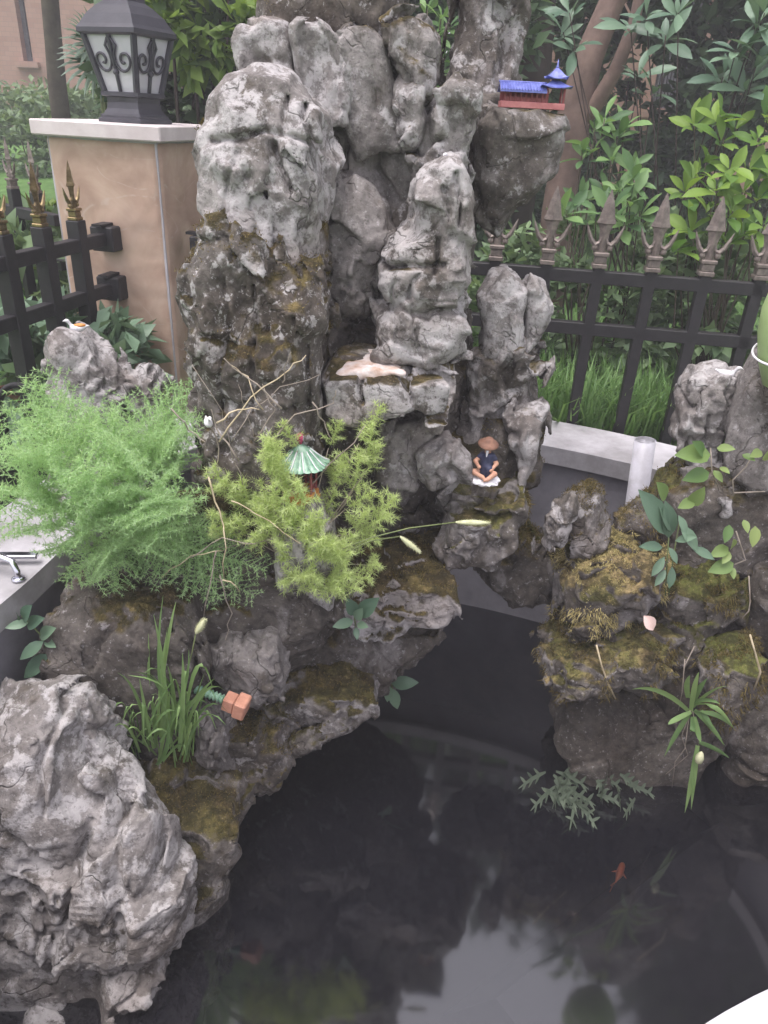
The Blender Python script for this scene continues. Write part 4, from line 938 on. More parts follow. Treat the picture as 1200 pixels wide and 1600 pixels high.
# trees
def tree(name, label, trunk, limbs, crowns, n, size, seed, bark, mat, group=None):
    b = Vector(trunk[0][0]); o = thing(name, label, 'tree', (b.x, b.y, GZ), group)
    m = MB(); m.tube([p for p, r in trunk], [r for p, r in trunk], 12); m.build('trunk', bark, o, True)
    for l in limbs:
        m = MB(); m.tube([p for p, r in l], [r for p, r in l], 8); m.build('limb', bark, o, True)
    Vs = []; Fs = []; k = 0
    for i, (c, rad) in enumerate(crowns):
        P, d = clumped(n, c, rad, seed + i, 46, 0.3, 0.26)
        V, F = leafquads(P, size, seed + i, 0.42, 0.3, d); Vs.append(V); Fs.append(F + k); k += len(V)
    link('crown', mesh('crown', np.concatenate(Vs), np.concatenate(Fs)), mat, o)
    return o
def tp(x, y, Y, r): return (PY(x, y, Y), r)
g0 = PY(868, 420, 3.7); 
tree('broadleaf_tree', 'brown leaning tree trunk right of the little blue pavilion, forking above', [(Vector((g0.x, 3.7, GZ - 0.05)), 0.085), tp(872, 330, 3.7, 0.075), tp(885, 250, 3.7, 0.072), tp(897, 180, 3.7, 0.075), tp(920, 90, 3.72, 0.062), tp(962, -10, 3.75, 0.055), (Vector((1.6, 3.8, 2.9)), 0.05), (Vector((2.4, 3.9, 4.4)), 0.03)],
     [[tp(893, 205, 3.7, 0.04), tp(930, 165, 3.66, 0.036), tp(962, 110, 3.6, 0.03), tp(990, 40, 3.6, 0.026), (PY(1010, -60, 3.6), 0.02), (Vector((1.9, 3.5, 3.6)), 0.012)],
      [(Vector((1.6, 3.8, 2.9)), 0.035), (Vector((2.5, 3.3, 3.8)), 0.02), (Vector((3.3, 3.4, 4.6)), 0.01)]],
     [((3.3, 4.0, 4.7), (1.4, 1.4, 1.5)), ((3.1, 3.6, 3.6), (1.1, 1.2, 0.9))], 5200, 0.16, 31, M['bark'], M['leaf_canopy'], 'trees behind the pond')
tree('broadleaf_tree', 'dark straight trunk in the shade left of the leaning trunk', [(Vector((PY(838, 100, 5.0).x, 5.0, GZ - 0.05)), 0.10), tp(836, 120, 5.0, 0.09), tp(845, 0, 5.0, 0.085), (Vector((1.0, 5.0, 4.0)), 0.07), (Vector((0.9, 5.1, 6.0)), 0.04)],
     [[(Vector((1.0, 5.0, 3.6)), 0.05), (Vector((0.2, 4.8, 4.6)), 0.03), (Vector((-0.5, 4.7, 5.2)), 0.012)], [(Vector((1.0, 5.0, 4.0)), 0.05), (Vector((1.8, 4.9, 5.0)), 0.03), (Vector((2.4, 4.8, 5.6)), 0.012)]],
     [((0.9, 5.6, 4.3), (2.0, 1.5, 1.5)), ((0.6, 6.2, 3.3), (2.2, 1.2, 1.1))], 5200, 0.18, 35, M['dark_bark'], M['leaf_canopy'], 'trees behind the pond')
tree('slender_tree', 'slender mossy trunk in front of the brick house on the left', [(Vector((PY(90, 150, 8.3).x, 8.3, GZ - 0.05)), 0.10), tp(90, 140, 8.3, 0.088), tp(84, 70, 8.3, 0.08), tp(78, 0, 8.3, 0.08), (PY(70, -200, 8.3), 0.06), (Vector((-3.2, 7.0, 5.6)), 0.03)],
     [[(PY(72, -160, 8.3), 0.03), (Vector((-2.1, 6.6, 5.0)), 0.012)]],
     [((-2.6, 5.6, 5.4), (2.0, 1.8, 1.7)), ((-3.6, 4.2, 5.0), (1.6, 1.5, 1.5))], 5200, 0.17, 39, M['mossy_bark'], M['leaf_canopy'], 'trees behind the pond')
# fan palm behind the lantern
o = thing('fan_palm', 'small fan palm with pale leaf tips behind the lantern, left side', 'palm', (PY(150, 90, 3.6).x, 3.6, GZ))
r = random.Random(5)
for (x, y, tx, ty) in ((150, 62, 118, 50), (150, 92, 118, 108), (158, 70, 128, 22)):
    c = PY(x, y, 3.6); d = (PY(tx, ty, 3.5) - c); L = d.length * 1.5; d.normalize(); s = d.cross(Vector((0.2, -1, 0.3))).normalized()
    for i in range(13):
        q = (i - 6) / 6 * 1.25; dd = (d * math.cos(q) + s * math.sin(q)); e = c + dd * L * (1 - 0.15 * abs(q)) + Vector((0, 0, -0.02))
        m = MB(); m.strip([c, c.lerp(e, .4), c.lerp(e, .75), e + Vector((0, 0, -.015))], [0.003, 0.009, 0.008, 0.001], Vector((0.3, -0.4, 1)).cross(dd), 0.4); m.build('leaf_segment', M['palm_leaf'], o)
    m = MB(); m.tube([Vector((c.x + .05, 3.62, GZ)), c.lerp(Vector((c.x + .03, 3.6, GZ)), .4), c], 0.008, 6); m.build('stalk', M['stem_green'], o, True)
m = MB(); m.tube([Vector((c.x + .05, 3.62, GZ - 0.02)), Vector((c.x + .05, 3.62, GZ + 0.25))], [0.06, 0.05], 10); m.build('trunk', M['mossy_bark'], o, True)
# broad-leaved shrubs behind the right fence
LM1 = leafmesh(0.34, 0.62, 0.2, 0.15); LM1.materials.append(M['leaf_mid'])
LM2 = leafmesh(0.42, 0.58, 0.25, 0.15); LM2.materials.append(M['leaf_lime'])
rs = random.Random(3)
sp = [(945, 185, 3.0), (965, 215, 3.0), (925, 225, 3.0), (955, 250, 2.95), (985, 262, 2.95), (910, 238, 3.0), (975, 200, 3.05), (930, 200, 3.05), (905, 310, 2.8), (965, 300, 2.85), (990, 280, 2.85), (985, 310, 2.8), (955, 330, 2.75), (885, 335, 2.75), (1000, 330, 2.8), (945, 300, 2.9), (930, 345, 2.8), (975, 350, 2.8)]
whorl_shrub('leafy_shrub', 'mid-green shrub with upright leaf rosettes behind the bronze fence tips', sp, (PY(950, 420, 2.9).x, 2.9, GZ), 0.095, LM1, M['leaf_mid'], 41)
sp = [(1125, 180, 2.9), (1150, 200, 2.95), (1185, 215, 2.8), (1085, 195, 3.0), (1130, 215, 2.85), (1105, 245, 2.85), (1140, 262, 2.7), (1175, 260, 2.75), (1090, 270, 2.85), (1120, 290, 2.7), (1160, 300, 2.7), (1145, 330, 2.65), (1185, 310, 2.7), (1110, 325, 2.75), (1070, 300, 2.85), (1165, 360, 2.65), (1195, 350, 2.6), (1060, 385, 2.7), (1080, 360, 2.75), (1135, 380, 2.65), (1220, 280, 2.7), (1200, 180, 2.9)]
whorl_shrub('leafy_shrub', 'lime-green broad-leaved shrub at the right edge, above the fence tips', sp, (PY(1150, 420, 2.8).x, 2.8, GZ), 0.105, LM2, M['leaf_lime'], 42)
sp = [(690, 25, 3.3), (685, 55, 3.3), (695, 85, 3.3), (688, 105, 3.3), (700, 40, 3.35), (668, 15, 3.4), (680, 125, 3.3)]
whorl_shrub('leafy_shrub', 'thin light-green shrub showing between the rock peak and the tall mottled column', sp, (PY(690, 200, 3.3).x, 3.3, GZ), 0.08, LM1, M['leaf_mid'], 43)
sp = [(1010, 25, 3.2), (1060, 20, 3.1), (985, 40, 3.3), (1040, 55, 3.2), (1180, 40, 3.0), (1150, 80, 3.0), (1185, 90, 2.95), (1130, 120, 3.05), (1170, 130, 3.0), (1000, 110, 3.4), (1020, 140, 3.4), (1195, 20, 3.0), (890, 20, 3.5), (880, 50, 3.5), (895, 75, 3.5)]
LM3 = leafmesh(0.32, 0.6, 0.3, 0.1); LM3.materials.append(M['leaf_blue'])
whorl_shrub('leafy_shrub', 'dark grey-green leaf rosettes hanging at the top right, in front of the barred window', sp, (PY(1090, 300, 3.3).x, 3.3, GZ), 0.12, LM3, M['leaf_blue'], 44, stemmat='dark_bark')
# grass of the lawn behind the right fence, and on the left
def grass(name, label, P, hgt, seed, mat, wid=0.004):
    r = np.random.default_rng(seed); n = len(P); P = np.asarray(P)
    a = r.uniform(0, 6.28, n); lean = r.uniform(0.1, 0.75, n)[:, None]; d = np.stack([np.cos(a), np.sin(a), np.zeros(n)], 1); H = (hgt * r.uniform(0.5, 1.2, n))[:, None]
    s = np.stack([-np.sin(a), np.cos(a), np.zeros(n)], 1) * wid; z = np.array([0, 0, 1.0])
    p1 = P + z * H * 0.6 + d * H * lean * 0.25; p2 = P + z * H * (1 - lean * 0.25) + d * H * lean * 0.9
    V = np.stack([P - s, P + s, p1 + s * .8, p1 - s * .8, p2], 1).reshape(-1, 3); i = np.arange(n)[:, None] * 5
    F = np.concatenate([i + [0, 1, 2], i + [0, 2, 3], i + [3, 2, 4]], 0)
    return link(name, mesh(name, V, F), mat, None, label, 'grass', None, 'stuff')
r = np.random.default_rng(8); n = 14000
gx = r.uniform(-0.6, 2.4, n); gy = 2.48 + r.random(n) ** 1.5 * 1.2 - 0.10 * gx
P = np.stack([gx, gy, np.full(n, GZ)], 1); keep = np.array([math.hypot(x - PC.x, y - PC.y) > prad(math.atan2(y - PC.y, x - PC.x)) + 0.24 for x, y in zip(gx, gy)]); P = P[keep]
grass('tall_grass', 'tall bright green grass behind the right fence', P, 0.32, 9, M['grass_green'], 0.005)
n = 9000; gx = r.uniform(-2.5, 5, n); gy = r.uniform(3.2, 8, n)
grass('lawn_grass', 'short lawn grass beyond the fences', np.stack([gx, gy, np.array([gz(y) for y in gy])], 1), 0.07, 10, M['grass_green'], 0.006)
# ------------------------------------------------------------------ plants growing on the rockery
def plume_mesh(seed, nbr=15, needle=0.05, per=9, step=0.035, wid=0.0035, brlen=0.42, flat=0.35):
    """feathery frond of length 1 along +Z, fine needles in tufts along side branches"""
    r = np.random.default_rng(seed); base = []; dirs = []; stemV = []
    lines = []
    for i in range(nbr):
        t = 0.12 + 0.86 * i / nbr
        for s in (-1, 1):
            L = brlen * (1 - t) ** 0.7 * (0.7 + 0.5 * r.random()) + 0.06
            ang = 0.9 + r.normal() * 0.15
            d = np.array([s * math.sin(ang), r.normal() * flat, math.cos(ang)]); d /= np.linalg.norm(d)
            p0 = np.array([0.04 * math.sin(3 * t), 0.1 * t * t, t])
            lines.append((p0, d, L))
    lines.append((np.array([0, 0, 0.1]), np.array([0, 0.1, 0.99]), 0.95))
    for p0, d, L in lines:
        k = max(2, int(L / step))
        for j in range(k):
            u = (j + 0.6) / k; p = p0 + d * L * u + np.array([0, 0, -0.10 * (L * u) ** 2])
            for q in range(per):
                v = r.normal(size=3) + d * 0.9; v /= np.linalg.norm(v)
                base.append(p); dirs.append(v * needle * r.uniform(0.6, 1.15))
    P = np.array(base); D = np.array(dirs); n = len(P)
    s = np.cross(D, r.normal(size=(n, 3))); s /= np.linalg.norm(s, axis=1)[:, None] + 1e-9
    V = np.stack([P - s * wid, P + s * wid, P + D], 1).reshape(-1, 3); F = np.arange(n * 3).reshape(-1, 3)
    # thin stems as needle-like slivers
    SV = []; SF = []; o = len(V)
    for p0, d, L in lines:
        e = p0 + d * L; a = np.cross(d, [0.3, 0.9, 0.2]); a /= np.linalg.norm(a); a *= 0.004
        k = o + len(SV); SV += [p0 - a, p0 + a, e]; SF.append((k, k + 1, k + 2))
    return mesh('frond', np.concatenate([V, np.array(SV)]), np.concatenate([F, np.array(SF)]))
def place(me, p, d, face, L, parent, name, wscale=1.0):
    d = Vector(d).normalized(); f = Vector(face); f = (f - d * f.dot(d)).normalized(); s = f.cross(d)
    o = bpy.data.objects.new(name, me); COL.objects.link(o); o.parent = parent; w = ORG.get(parent.name, Vector((0, 0, 0)))
    o.matrix_basis = Matrix.Translation(Vector(p) - w) @ Matrix((s * L * wscale, f * L * wscale, d * L)).transposed().to_4x4()
    return o
PLG = [plume_mesh(i, 13, 0.055, 7, 0.04, 0.0036, 0.46, 0.14) for i in range(5)]
for m_ in PLG: m_.materials.append(M['fern_green'])
PLY = [plume_mesh(20 + i, 6, 0.13, 11, 0.055, 0.006, 0.26, 0.4) for i in range(4)]
for m_ in PLY: m_.materials.append(M['fern_yellow'])
r = random.Random(12)
root = PY(220, 900, 1.36)
gf = thing('asparagus_fern', 'large fluffy bright green asparagus fern hanging over the left of the rockery', 'fern', root)
# plume tips (px) with distance
tips = [(60, 580, 1.32), (110, 610, 1.30), (150, 625, 1.34), (30, 625, 1.28), (70, 650, 1.22), (15, 680, 1.2), (120, 670, 1.2), (170, 660, 1.24), (200, 650, 1.3), (235, 640, 1.36), (300, 610, 1.44), (325, 600, 1.46), (270, 640, 1.42), (310, 640, 1.4), (330, 660, 1.36), (40, 720, 1.14), (90, 715, 1.12), (140, 720, 1.12), (10, 745, 1.12), (190, 700, 1.2), (240, 690, 1.28), (280, 700, 1.3), (220, 740, 1.2), (170, 760, 1.12), (110, 765, 1.12), (5, 790, 1.12), (40, 790, 1.14), (20, 850, 1.14), (95, 840, 1.18), (100, 880, 1.2), (120, 915, 1.22), (150, 930, 1.22), (180, 880, 1.14), (200, 830, 1.12), (240, 800, 1.12), (270, 830, 1.12), (255, 860, 1.14), (225, 880, 1.14), (140, 850, 1.14), (160, 800, 1.1), (210, 780, 1.14), (260, 760, 1.2), (300, 740, 1.28), (310, 790, 1.28), (100, 920, 1.24), (185, 935, 1.24), (75, 690, 1.26), (130, 800, 1.16), (-20, 700, 1.16), (-25, 780, 1.12), (55, 820, 1.16), (195, 610, 1.4), (250, 720, 1.3), (70, 755, 1.2), (60, 575, 1.36), (20, 600, 1.34), (-10, 640, 1.3), (340, 620, 1.48), (280, 600, 1.5), (60, 880, 1.2), (5, 720, 1.1), (170, 700, 1.1), (50, 680, 1.12), (130, 745, 1.08), (230, 830, 1.1), (180, 910, 1.18), (290, 690, 1.3), (300, 850, 1.24), (290, 890, 1.26), (330, 880, 1.3), (380, 890, 1.32), (350, 940, 1.3), (300, 930, 1.28), (400, 940, 1.3), (340, 830, 1.3), (420, 900, 1.3), (260, 920, 1.26)]
for i, (x, y, Y) in enumerate(tips):
    tip = PY(x, y, Y); c = PY(190 + (x - 190) * 0.35, 790 + (y - 790) * 0.35, 1.34)
    d = tip - c; L = 0.19 * r.uniform(0.85, 1.25)
    d = (d.normalized() + Vector((r.uniform(-.3, .3), r.uniform(-.3, .1), r.uniform(-.25, .25)))).normalized()
    st = tip - d * L
    place(PLG[i % 5], st, d, Vector((r.uniform(-.5, .5), -0.6, 0.9 + r.uniform(-.3, .3))), L, gf, 'frond', 1.1)
    if i % 4 == 0:
        m = MB(); m.tube([root, root.lerp(st, .5) + Vector((0, 0, .04)), st], [0.0022, 0.0018, 0.0012], 5); m.build('stalk', M['stem_green'], gf, True)
yf = thing('asparagus_fern', 'yellow-green needle-leaved fern around the little pagoda', 'fern', PY(470, 880, 1.36))
yr = PY(470, 880, 1.36)
tips = [(605, 628, 1.38, 0.10), (580, 655, 1.37, 0.10), (535, 650, 1.36, 0.09), (565, 700, 1.34, 0.11), (545, 720, 1.33, 0.10), (600, 690, 1.36, 0.08), (625, 765, 1.32, 0.12), (618, 800, 1.31, 0.11), (575, 790, 1.3, 0.10), (560, 830, 1.3, 0.10), (590, 760, 1.32, 0.1), (530, 760, 1.34, 0.08), (470, 610, 1.42, 0.09), (455, 640, 1.42, 0.09), (480, 650, 1.42, 0.08), (400, 660, 1.42, 0.1), (375, 640, 1.44, 0.08), (370, 700, 1.36, 0.1), (400, 700, 1.36, 0.1), (430, 730, 1.33, 0.11), (350, 760, 1.3, 0.11), (390, 770, 1.28, 0.12), (330, 790, 1.28, 0.11), (320, 820, 1.26, 0.1), (420, 770, 1.3, 0.1), (520, 860, 1.26, 0.13), (560, 890, 1.26, 0.12), (590, 905, 1.27, 0.1), (480, 890, 1.24, 0.12), (500, 930, 1.24, 0.11), (450, 920, 1.24, 0.11), (470, 860, 1.26, 0.11), (430, 880, 1.26, 0.10), (540, 920, 1.25, 0.1), (510, 820, 1.29, 0.1), (600, 880, 1.28, 0.08), (340, 700, 1.4, 0.08), (410, 740, 1.32, 0.10), (360, 800, 1.27, 0.10), (505, 900, 1.24, 0.10), (540, 700, 1.35, 0.08), (430, 700, 1.27, 0.1), (455, 730, 1.26, 0.09), (440, 760, 1.25, 0.1), (480, 800, 1.24, 0.1), (500, 790, 1.25, 0.1), (460, 810, 1.23, 0.11), (415, 810, 1.24, 0.11), (520, 840, 1.24, 0.11), (560, 860, 1.25, 0.11), (385, 830, 1.25, 0.1), (440, 840, 1.23, 0.11), (490, 840, 1.23, 0.11), (570, 920, 1.25, 0.1), (400, 600, 1.45, 0.08), (430, 625, 1.44, 0.08), (445, 700, 1.24, 0.1), (430, 690, 1.25, 0.09), (470, 740, 1.24, 0.1), (425, 745, 1.24, 0.1), (455, 780, 1.23, 0.1), (500, 830, 1.23, 0.1), (530, 880, 1.24, 0.11), (340, 740, 1.28, 0.1), (370, 740, 1.28, 0.1), (330, 720, 1.3, 0.1), (410, 780, 1.25, 0.1), (600, 840, 1.3, 0.09), (425, 675, 1.23, 0.09),  (408, 690, 1.24, 0.09), (440, 650, 1.3, 0.08)]
for i, (x, y, Y, L) in enumerate(tips):
    tip = PY(x, y, Y); d = ((tip - yr).normalized() + Vector((r.uniform(-.4, .4), r.uniform(-.5, .1), r.uniform(-.2, .5)))).normalized(); L *= r.uniform(0.9, 1.2)
    st = tip - d * L
    place(PLY[i % 4], st, d, Vector((r.uniform(-.5, .5), -1, 0.5)), L, yf, 'frond', 1.2)
    m = MB(); m.tube([yr + Vector((r.uniform(-.02, .02), 0, 0)), yr.lerp(st, .55) + Vector((r.uniform(-.02, .02), -.02, r.uniform(0, .03))), st], [0.0016, 0.0014, 0.001], 4); m.build('stalk', M['twig'], yf, True)
# dead twigs
tw = thing('dead_twigs', 'bare grey-brown dead twigs sticking out between the two ferns', 'twigs', PY(370, 860, 1.34))
TW = [[(410, 640), (385, 590), (360, 570)], [(440, 640), (400, 600), (350, 560)], [(380, 760), (360, 700), (345, 640), (300, 570)], [(400, 690), (385, 640), (372, 600)], [(340, 690), (390, 620), (450, 575), (478, 555)], [(365, 690), (395, 640), (440, 605), (500, 585)], [(375, 720), (345, 680), (330, 640)], [(320, 650), (345, 700), (330, 755)], [(325, 745), (345, 800), (352, 830), (350, 905)], [(352, 830), (400, 845), (440, 850)], [(340, 860), (330, 910), (318, 965)], [(440, 835), (390, 850), (340, 855)], [(350, 905), (375, 925)], [(345, 900), (360, 960), (352, 1000)], [(470, 780), (500, 740), (545, 700), (570, 665)], [(300, 870), (345, 840), (400, 850)], [(250, 900), (300, 870), (350, 860)], [(420, 700), (460, 650), (520, 630), (525, 610)], [(490, 625), (505, 660), (520, 690)], [(270, 640), (295, 670), (320, 690)], [(360, 780), (400, 800), (470, 850)], [(440, 600), (448, 570), (455, 550)], [(280, 900), (330, 900), (380, 940)], [(395, 690), (430, 640), (410, 600)], [(340, 660), (370, 640), (405, 640)], [(298, 820), (290, 830), (305, 800)]]
for i, t in enumerate(TW):
    Y = r.uniform(1.18, 1.32); pts = []
    for j in range(len(t) - 1):
        for q in range(3): u = q / 3; pts.append(PY(t[j][0] + (t[j + 1][0] - t[j][0]) * u + r.uniform(-3, 3), t[j][1] + (t[j + 1][1] - t[j][1]) * u + r.uniform(-3, 3), Y + 0.02 * math.sin(i + j)))
    pts.append(PY(*t[-1], Y)); w = r.uniform(0.0010, 0.0021)
    m = MB(); m.tube(pts, [w * (1 - 0.6 * k / len(pts)) for k in range(len(pts))], 5); m.build('twig', M['twig'] if i % 4 else M['straw'], tw, True)
# grass blades
def blades(name, label, cat, base, spec, mat, seed, wid=0.004):
    """spec: list of (base px, mid px, tip px, distance, width)"""
    r = random.Random(seed); o = thing(name, label, cat, base)
    for (b, c, e, Y, w) in spec:
        B0, C, E = PY(*b, Y), PY(*c, Y - 0.02), PY(*e, Y - 0.03); pts = []
        for i in range(8): t = i / 7; pts.append(B0 * (1 - t) ** 2 + C * 2 * t * (1 - t) + E * t * t)
        ws = [w * (0.6 + 0.8 * math.sin(math.pi * min(1, t / 0.9) * 0.55 + 0.3)) * (1 - (i / 7) ** 3) + 0.0003 for i, t in ((i, i / 7) for i in range(8))]
        m = MB(); m.strip(pts, ws, Vector((1, r.uniform(-.8, .2), r.uniform(-.5, .5))), 0.35); m.build('blade', mat, o, True)
    return o
r = random.Random(77); sp = []
fix = [((250, 1150), (245, 1080), (262, 980)), ((255, 1150), (265, 1060), (240, 960)), ((250, 1160), (300, 1080), (295, 1015)), ((262, 1150), (265, 1040), (200, 1050)), ((262, 1150), (300, 1060), (200, 1055)), ((265, 1160), (280, 1090), (262, 1040)), ((280, 1170), (290, 1090), (285, 1020)), ((285, 1090), (295, 1000), (288, 1095)), ((293, 1100), (310, 990), (332, 1075)), ((240, 1170), (225, 1100), (218, 1060)), ((235, 1175), (215, 1120), (200, 1140)), ((245, 1180), (220, 1150), (186, 1145)), ((255, 1190), (290, 1140), (290, 1180)), ((285, 1180), (300, 1130), (300, 1128)), ((248, 1190), (262, 1130), (265, 1080)), ((240, 1160), (200, 1130), (190, 1120)), ((230, 1160), (235, 1060), (232, 990)), ((245, 1140), (260, 1000), (275, 940)), ((270, 1140), (310, 1080), (335, 1060)), ((245, 1195), (270, 1170), (262, 1120)), ((255, 1180), (275, 1150), (330, 1110)), ((260, 1130), (240, 1040), (255, 930))]
for b, c, e in fix: sp.append((b, c, e, r.uniform(1.12, 1.2), r.uniform(0.0020, 0.0040)))
for i in range(46):
    x = r.uniform(205, 305); dx = r.uniform(-75, 75); e = (x + dx, r.uniform(1050, 1180)); sp.append(((x, r.uniform(1150, 1200)), (x + dx * r.uniform(.1, .6), r.uniform(1010, 1110)), e, r.uniform(1.12, 1.22), r.uniform(0.0012, 0.0032)))
blades('grass_tuft', 'green grass tuft behind the big boulder, left of the hose coupling', 'grass', PY(250, 1185, 1.16), sp, M['blade_green'], 1)
fix = [((1075, 1110), (1030, 1065), (987, 1077)), ((1080, 1110), (1085, 1070), (1092, 1050)), ((1082, 1105), (1110, 1070), (1138, 1072)), ((1085, 1100), (1115, 1090), (1145, 1135)), ((1085, 1110), (1120, 1110), (1147, 1138)), ((1078, 1115), (1060, 1140), (1038, 1182)), ((1080, 1112), (1050, 1125), (1044, 1132)), ((1085, 1110), (1110, 1130), (1132, 1165)), ((1082, 1120), (1085, 1150), (1078, 1140)), ((1085, 1120), (1092, 1150), (1095, 1160)), ((1090, 1165), (1085, 1200), (1080, 1265)), ((1090, 1165), (1082, 1220), (1070, 1270)), ((1092, 1160), (1120, 1170), (1140, 1185)), ((1075, 1090), (1070, 1065), (1078, 1055)), ((1085, 1095), (1090, 1075), (1105, 1060)), ((1080, 1100), (1100, 1085), (1125, 1100)), ((1095, 1110), (1105, 1125), (1115, 1140)), ((1090, 1170), (1080, 1210), (1083, 1240))]
sp = [(b, c, e, 1.33, 0.0048) for b, c, e in fix]
t2 = blades('grass_tuft', 'bright grass tuft hanging over the water from the right bank', 'grass', PY(1080, 1100, 1.33), sp, M['blade_green'], 2)
for pts in ([(1080, 1110), (1065, 1150), (1075, 1180), (1040, 1210)], [(1078, 1110), (1070, 1170), (1055, 1190), (1050, 1230)], [(1082, 1110), (1090, 1150), (1092, 1165)], [(1070, 1030), (1066, 1080), (1060, 1110)], [(1085, 1010), (1070, 1040), (1065, 1080)]):
    m = MB(); m.tube([PY(x, y, 1.335) for x, y in pts], [0.0012, 0.0011, 0.001, 0.0006][:len(pts)], 5); m.build('root', M['twig'], t2, True)
m = MB(); p = PY(1093, 1185, 1.31); m.lathe([(0.001, -0.018), (0.009, -0.010), (0.010, 0.004), (0.006, 0.016), (0.001, 0.022)], p, 10); m.build('seed_pod', M['seed_head'], t2, True)
# foxtail seed heads
def foxtail(label, stem, Y0, Y1, head, hl, hr, mat='seed_head'):
    o = thing('foxtail_grass', label, 'grass', PY(*stem[0], Y0)); n = len(stem)
    pts = [PY(x, y, Y0 + (Y1 - Y0) * i / (n - 1)) for i, (x, y) in enumerate(stem)]
    m = MB(); m.tube(pts, [0.0014] * n, 5); m.build('stalk', M['stem_green'], o, True)
    a = pts[-1]; e = PY(*head, Y1); d = e - a; r = np.random.default_rng(5); k = 420
    t = r.random(k); d3 = np.array(d); u = r.normal(size=(k, 3)); u -= np.outer(u @ d3 / (d3 @ d3), d3); u /= np.linalg.norm(u, axis=1)[:, None]
    rad = hr * np.sin(np.pi * (0.12 + 0.8 * t)) ** 0.6
    P = np.array(a) + t[:, None] * d3; Q = P + u * rad[:, None] + d3 * 0.10; s = np.cross(u, d3 / np.linalg.norm(d3)) * 0.0008
    V = np.stack([P - s, P + s, Q], 1).reshape(-1, 3); link('bristles', mesh('bristles', V, np.arange(k * 3).reshape(-1, 3)), M[mat], o, kind='stuff')
    m = MB(); pp = [a.lerp(e, i / 6) for i in range(7)]; m.tube(pp, [hr * 0.62 * math.sin(math.pi * (0.1 + 0.8 * i / 6)) for i in range(7)], 8); m.build('seed_head', M[mat], o, True)
foxtail('foxtail grass with a cream seed head stretching across to the figurine ledge', [(535, 858), (580, 840), (640, 825), (712, 816)], 1.25, 1.30, (763, 817), 0.05, 0.0095)
foxtail('short foxtail with a drooping green seed head over the mossy slab', [(540, 862), (580, 845), (625, 838)], 1.25, 1.28, (655, 862), 0.04, 0.0085, 'seed_head')
foxtail('foxtail with a pale seed head above the grass tuft on the left', [(290, 1060), (300, 1020), (306, 990)], 1.18, 1.16, (320, 968), 0.03, 0.010)
# broad leaf plants
LV = leafmesh(0.55, 0.42, 0.15, 0.12); LV.materials.append(M['leaf_vine'])
LW_ = leafmesh(0.45, 0.45, 0.15, 0.12); LW_.materials.append(M['leaf_blue'])
LB = leafmesh(0.40, 0.5, 0.2, 0.18); LB.materials.append(M['leaf_blue'])
def leafplant(name, label, cat, base, leaves, me, mat, stems, smat='stem_green', upd=Vector((0, -0.7, 0.7)), sr=0.0016):
    """leaves: base px, tip px, distance"""
    o = thing(name, label, cat, base)
    for (b, e, Y) in leaves:
        p, q = PY(*b, Y), PY(*e, Y - 0.025); leafobj(me, p, q - p, upd, (q - p).length, o, mat)
    for st, Y in stems:
        m = MB(); m.tube([PY(x, y, Y) for x, y in st], sr, 5); m.build('stem', M[smat], o, True)
    return o
leafplant('vine', 'trailing vine with pale green leaves on the right bank', 'vine', PY(1110, 760, 1.5),
  [((1110, 710), (1060, 708), 1.5), ((1108, 738), (1070, 748), 1.5), ((1115, 735), (1130, 752), 1.5), ((1100, 710), (1088, 690), 1.5), ((1120, 700), (1148, 700), 1.5), ((1040, 780), (1032, 755), 1.48), ((1078, 790), (1100, 765), 1.48), ((1085, 782), (1062, 792), 1.48), ((1140, 820), (1134, 848), 1.46), ((1138, 855), (1112, 868), 1.46), ((1142, 858), (1150, 845), 1.46), ((1146, 880), (1110, 892), 1.45), ((1142, 885), (1148, 904), 1.45), ((1162, 812), (1170, 832), 1.46), ((1180, 822), (1178, 855), 1.46), ((1160, 710), (1180, 718), 1.5), ((1190, 705), (1175, 712), 1.5), ((1195, 720), (1210, 700), 1.5), ((1125, 730), (1140, 738), 1.49), ((1140, 862), (1130, 880), 1.455)], LV, M['leaf_vine'],
  [([(1180, 705), (1165, 730), (1145, 750), (1146, 775)], 1.5), ([(1110, 700), (1112, 735), (1124, 765)], 1.5), ([(1150, 830), (1160, 860), (1165, 875), (1148, 882)], 1.46), ([(1146, 770), (1195, 768)], 1.5), ([(1170, 900), (1172, 940), (1170, 955), (1160, 965)], 1.45)], 'twig')
leafplant('broad_leaved_plant', 'blue-green broad-leaved plant on the straw-yellow moss of the right bank', 'plant', PY(1045, 900, 1.48),
  [((1040, 835), (1013, 770), 1.46), ((1045, 840), (1048, 790), 1.47), ((1062, 820), (1095, 860), 1.45), ((1060, 805), (1075, 835), 1.46), ((1080, 855), (1118, 872), 1.45), ((1035, 855), (1005, 852), 1.45), ((1045, 855), (1060, 880), 1.45), ((1038, 870), (1020, 900), 1.45), ((1050, 885), (1048, 920), 1.45), ((1040, 890), (1025, 915), 1.45), ((1050, 830), (1040, 795), 1.47), ((1055, 845), (1085, 838), 1.45)], LB, M['leaf_blue'],
  [([(1040, 930), (1042, 880), (1045, 840)], 1.47), ([(1045, 930), (1052, 870), (1062, 815)], 1.47)])
leafplant('seedling', 'seedling with oval leaves growing from the dark stone left of the fern', 'plant', PY(85, 1020, 1.22),
  [((45, 972), (8, 980), 1.2), ((36, 970), (42, 948), 1.2), ((42, 978), (62, 966), 1.2), ((62, 995), (80, 982), 1.2), ((68, 1002), (28, 1030), 1.19), ((78, 1022), (32, 1060), 1.19), ((70, 1000), (84, 1010), 1.2), ((32, 966), (22, 960), 1.2)], LW_, M['leaf_blue'],
  [([(82, 1025), (62, 990), (40, 968), (34, 962)], 1.2)])
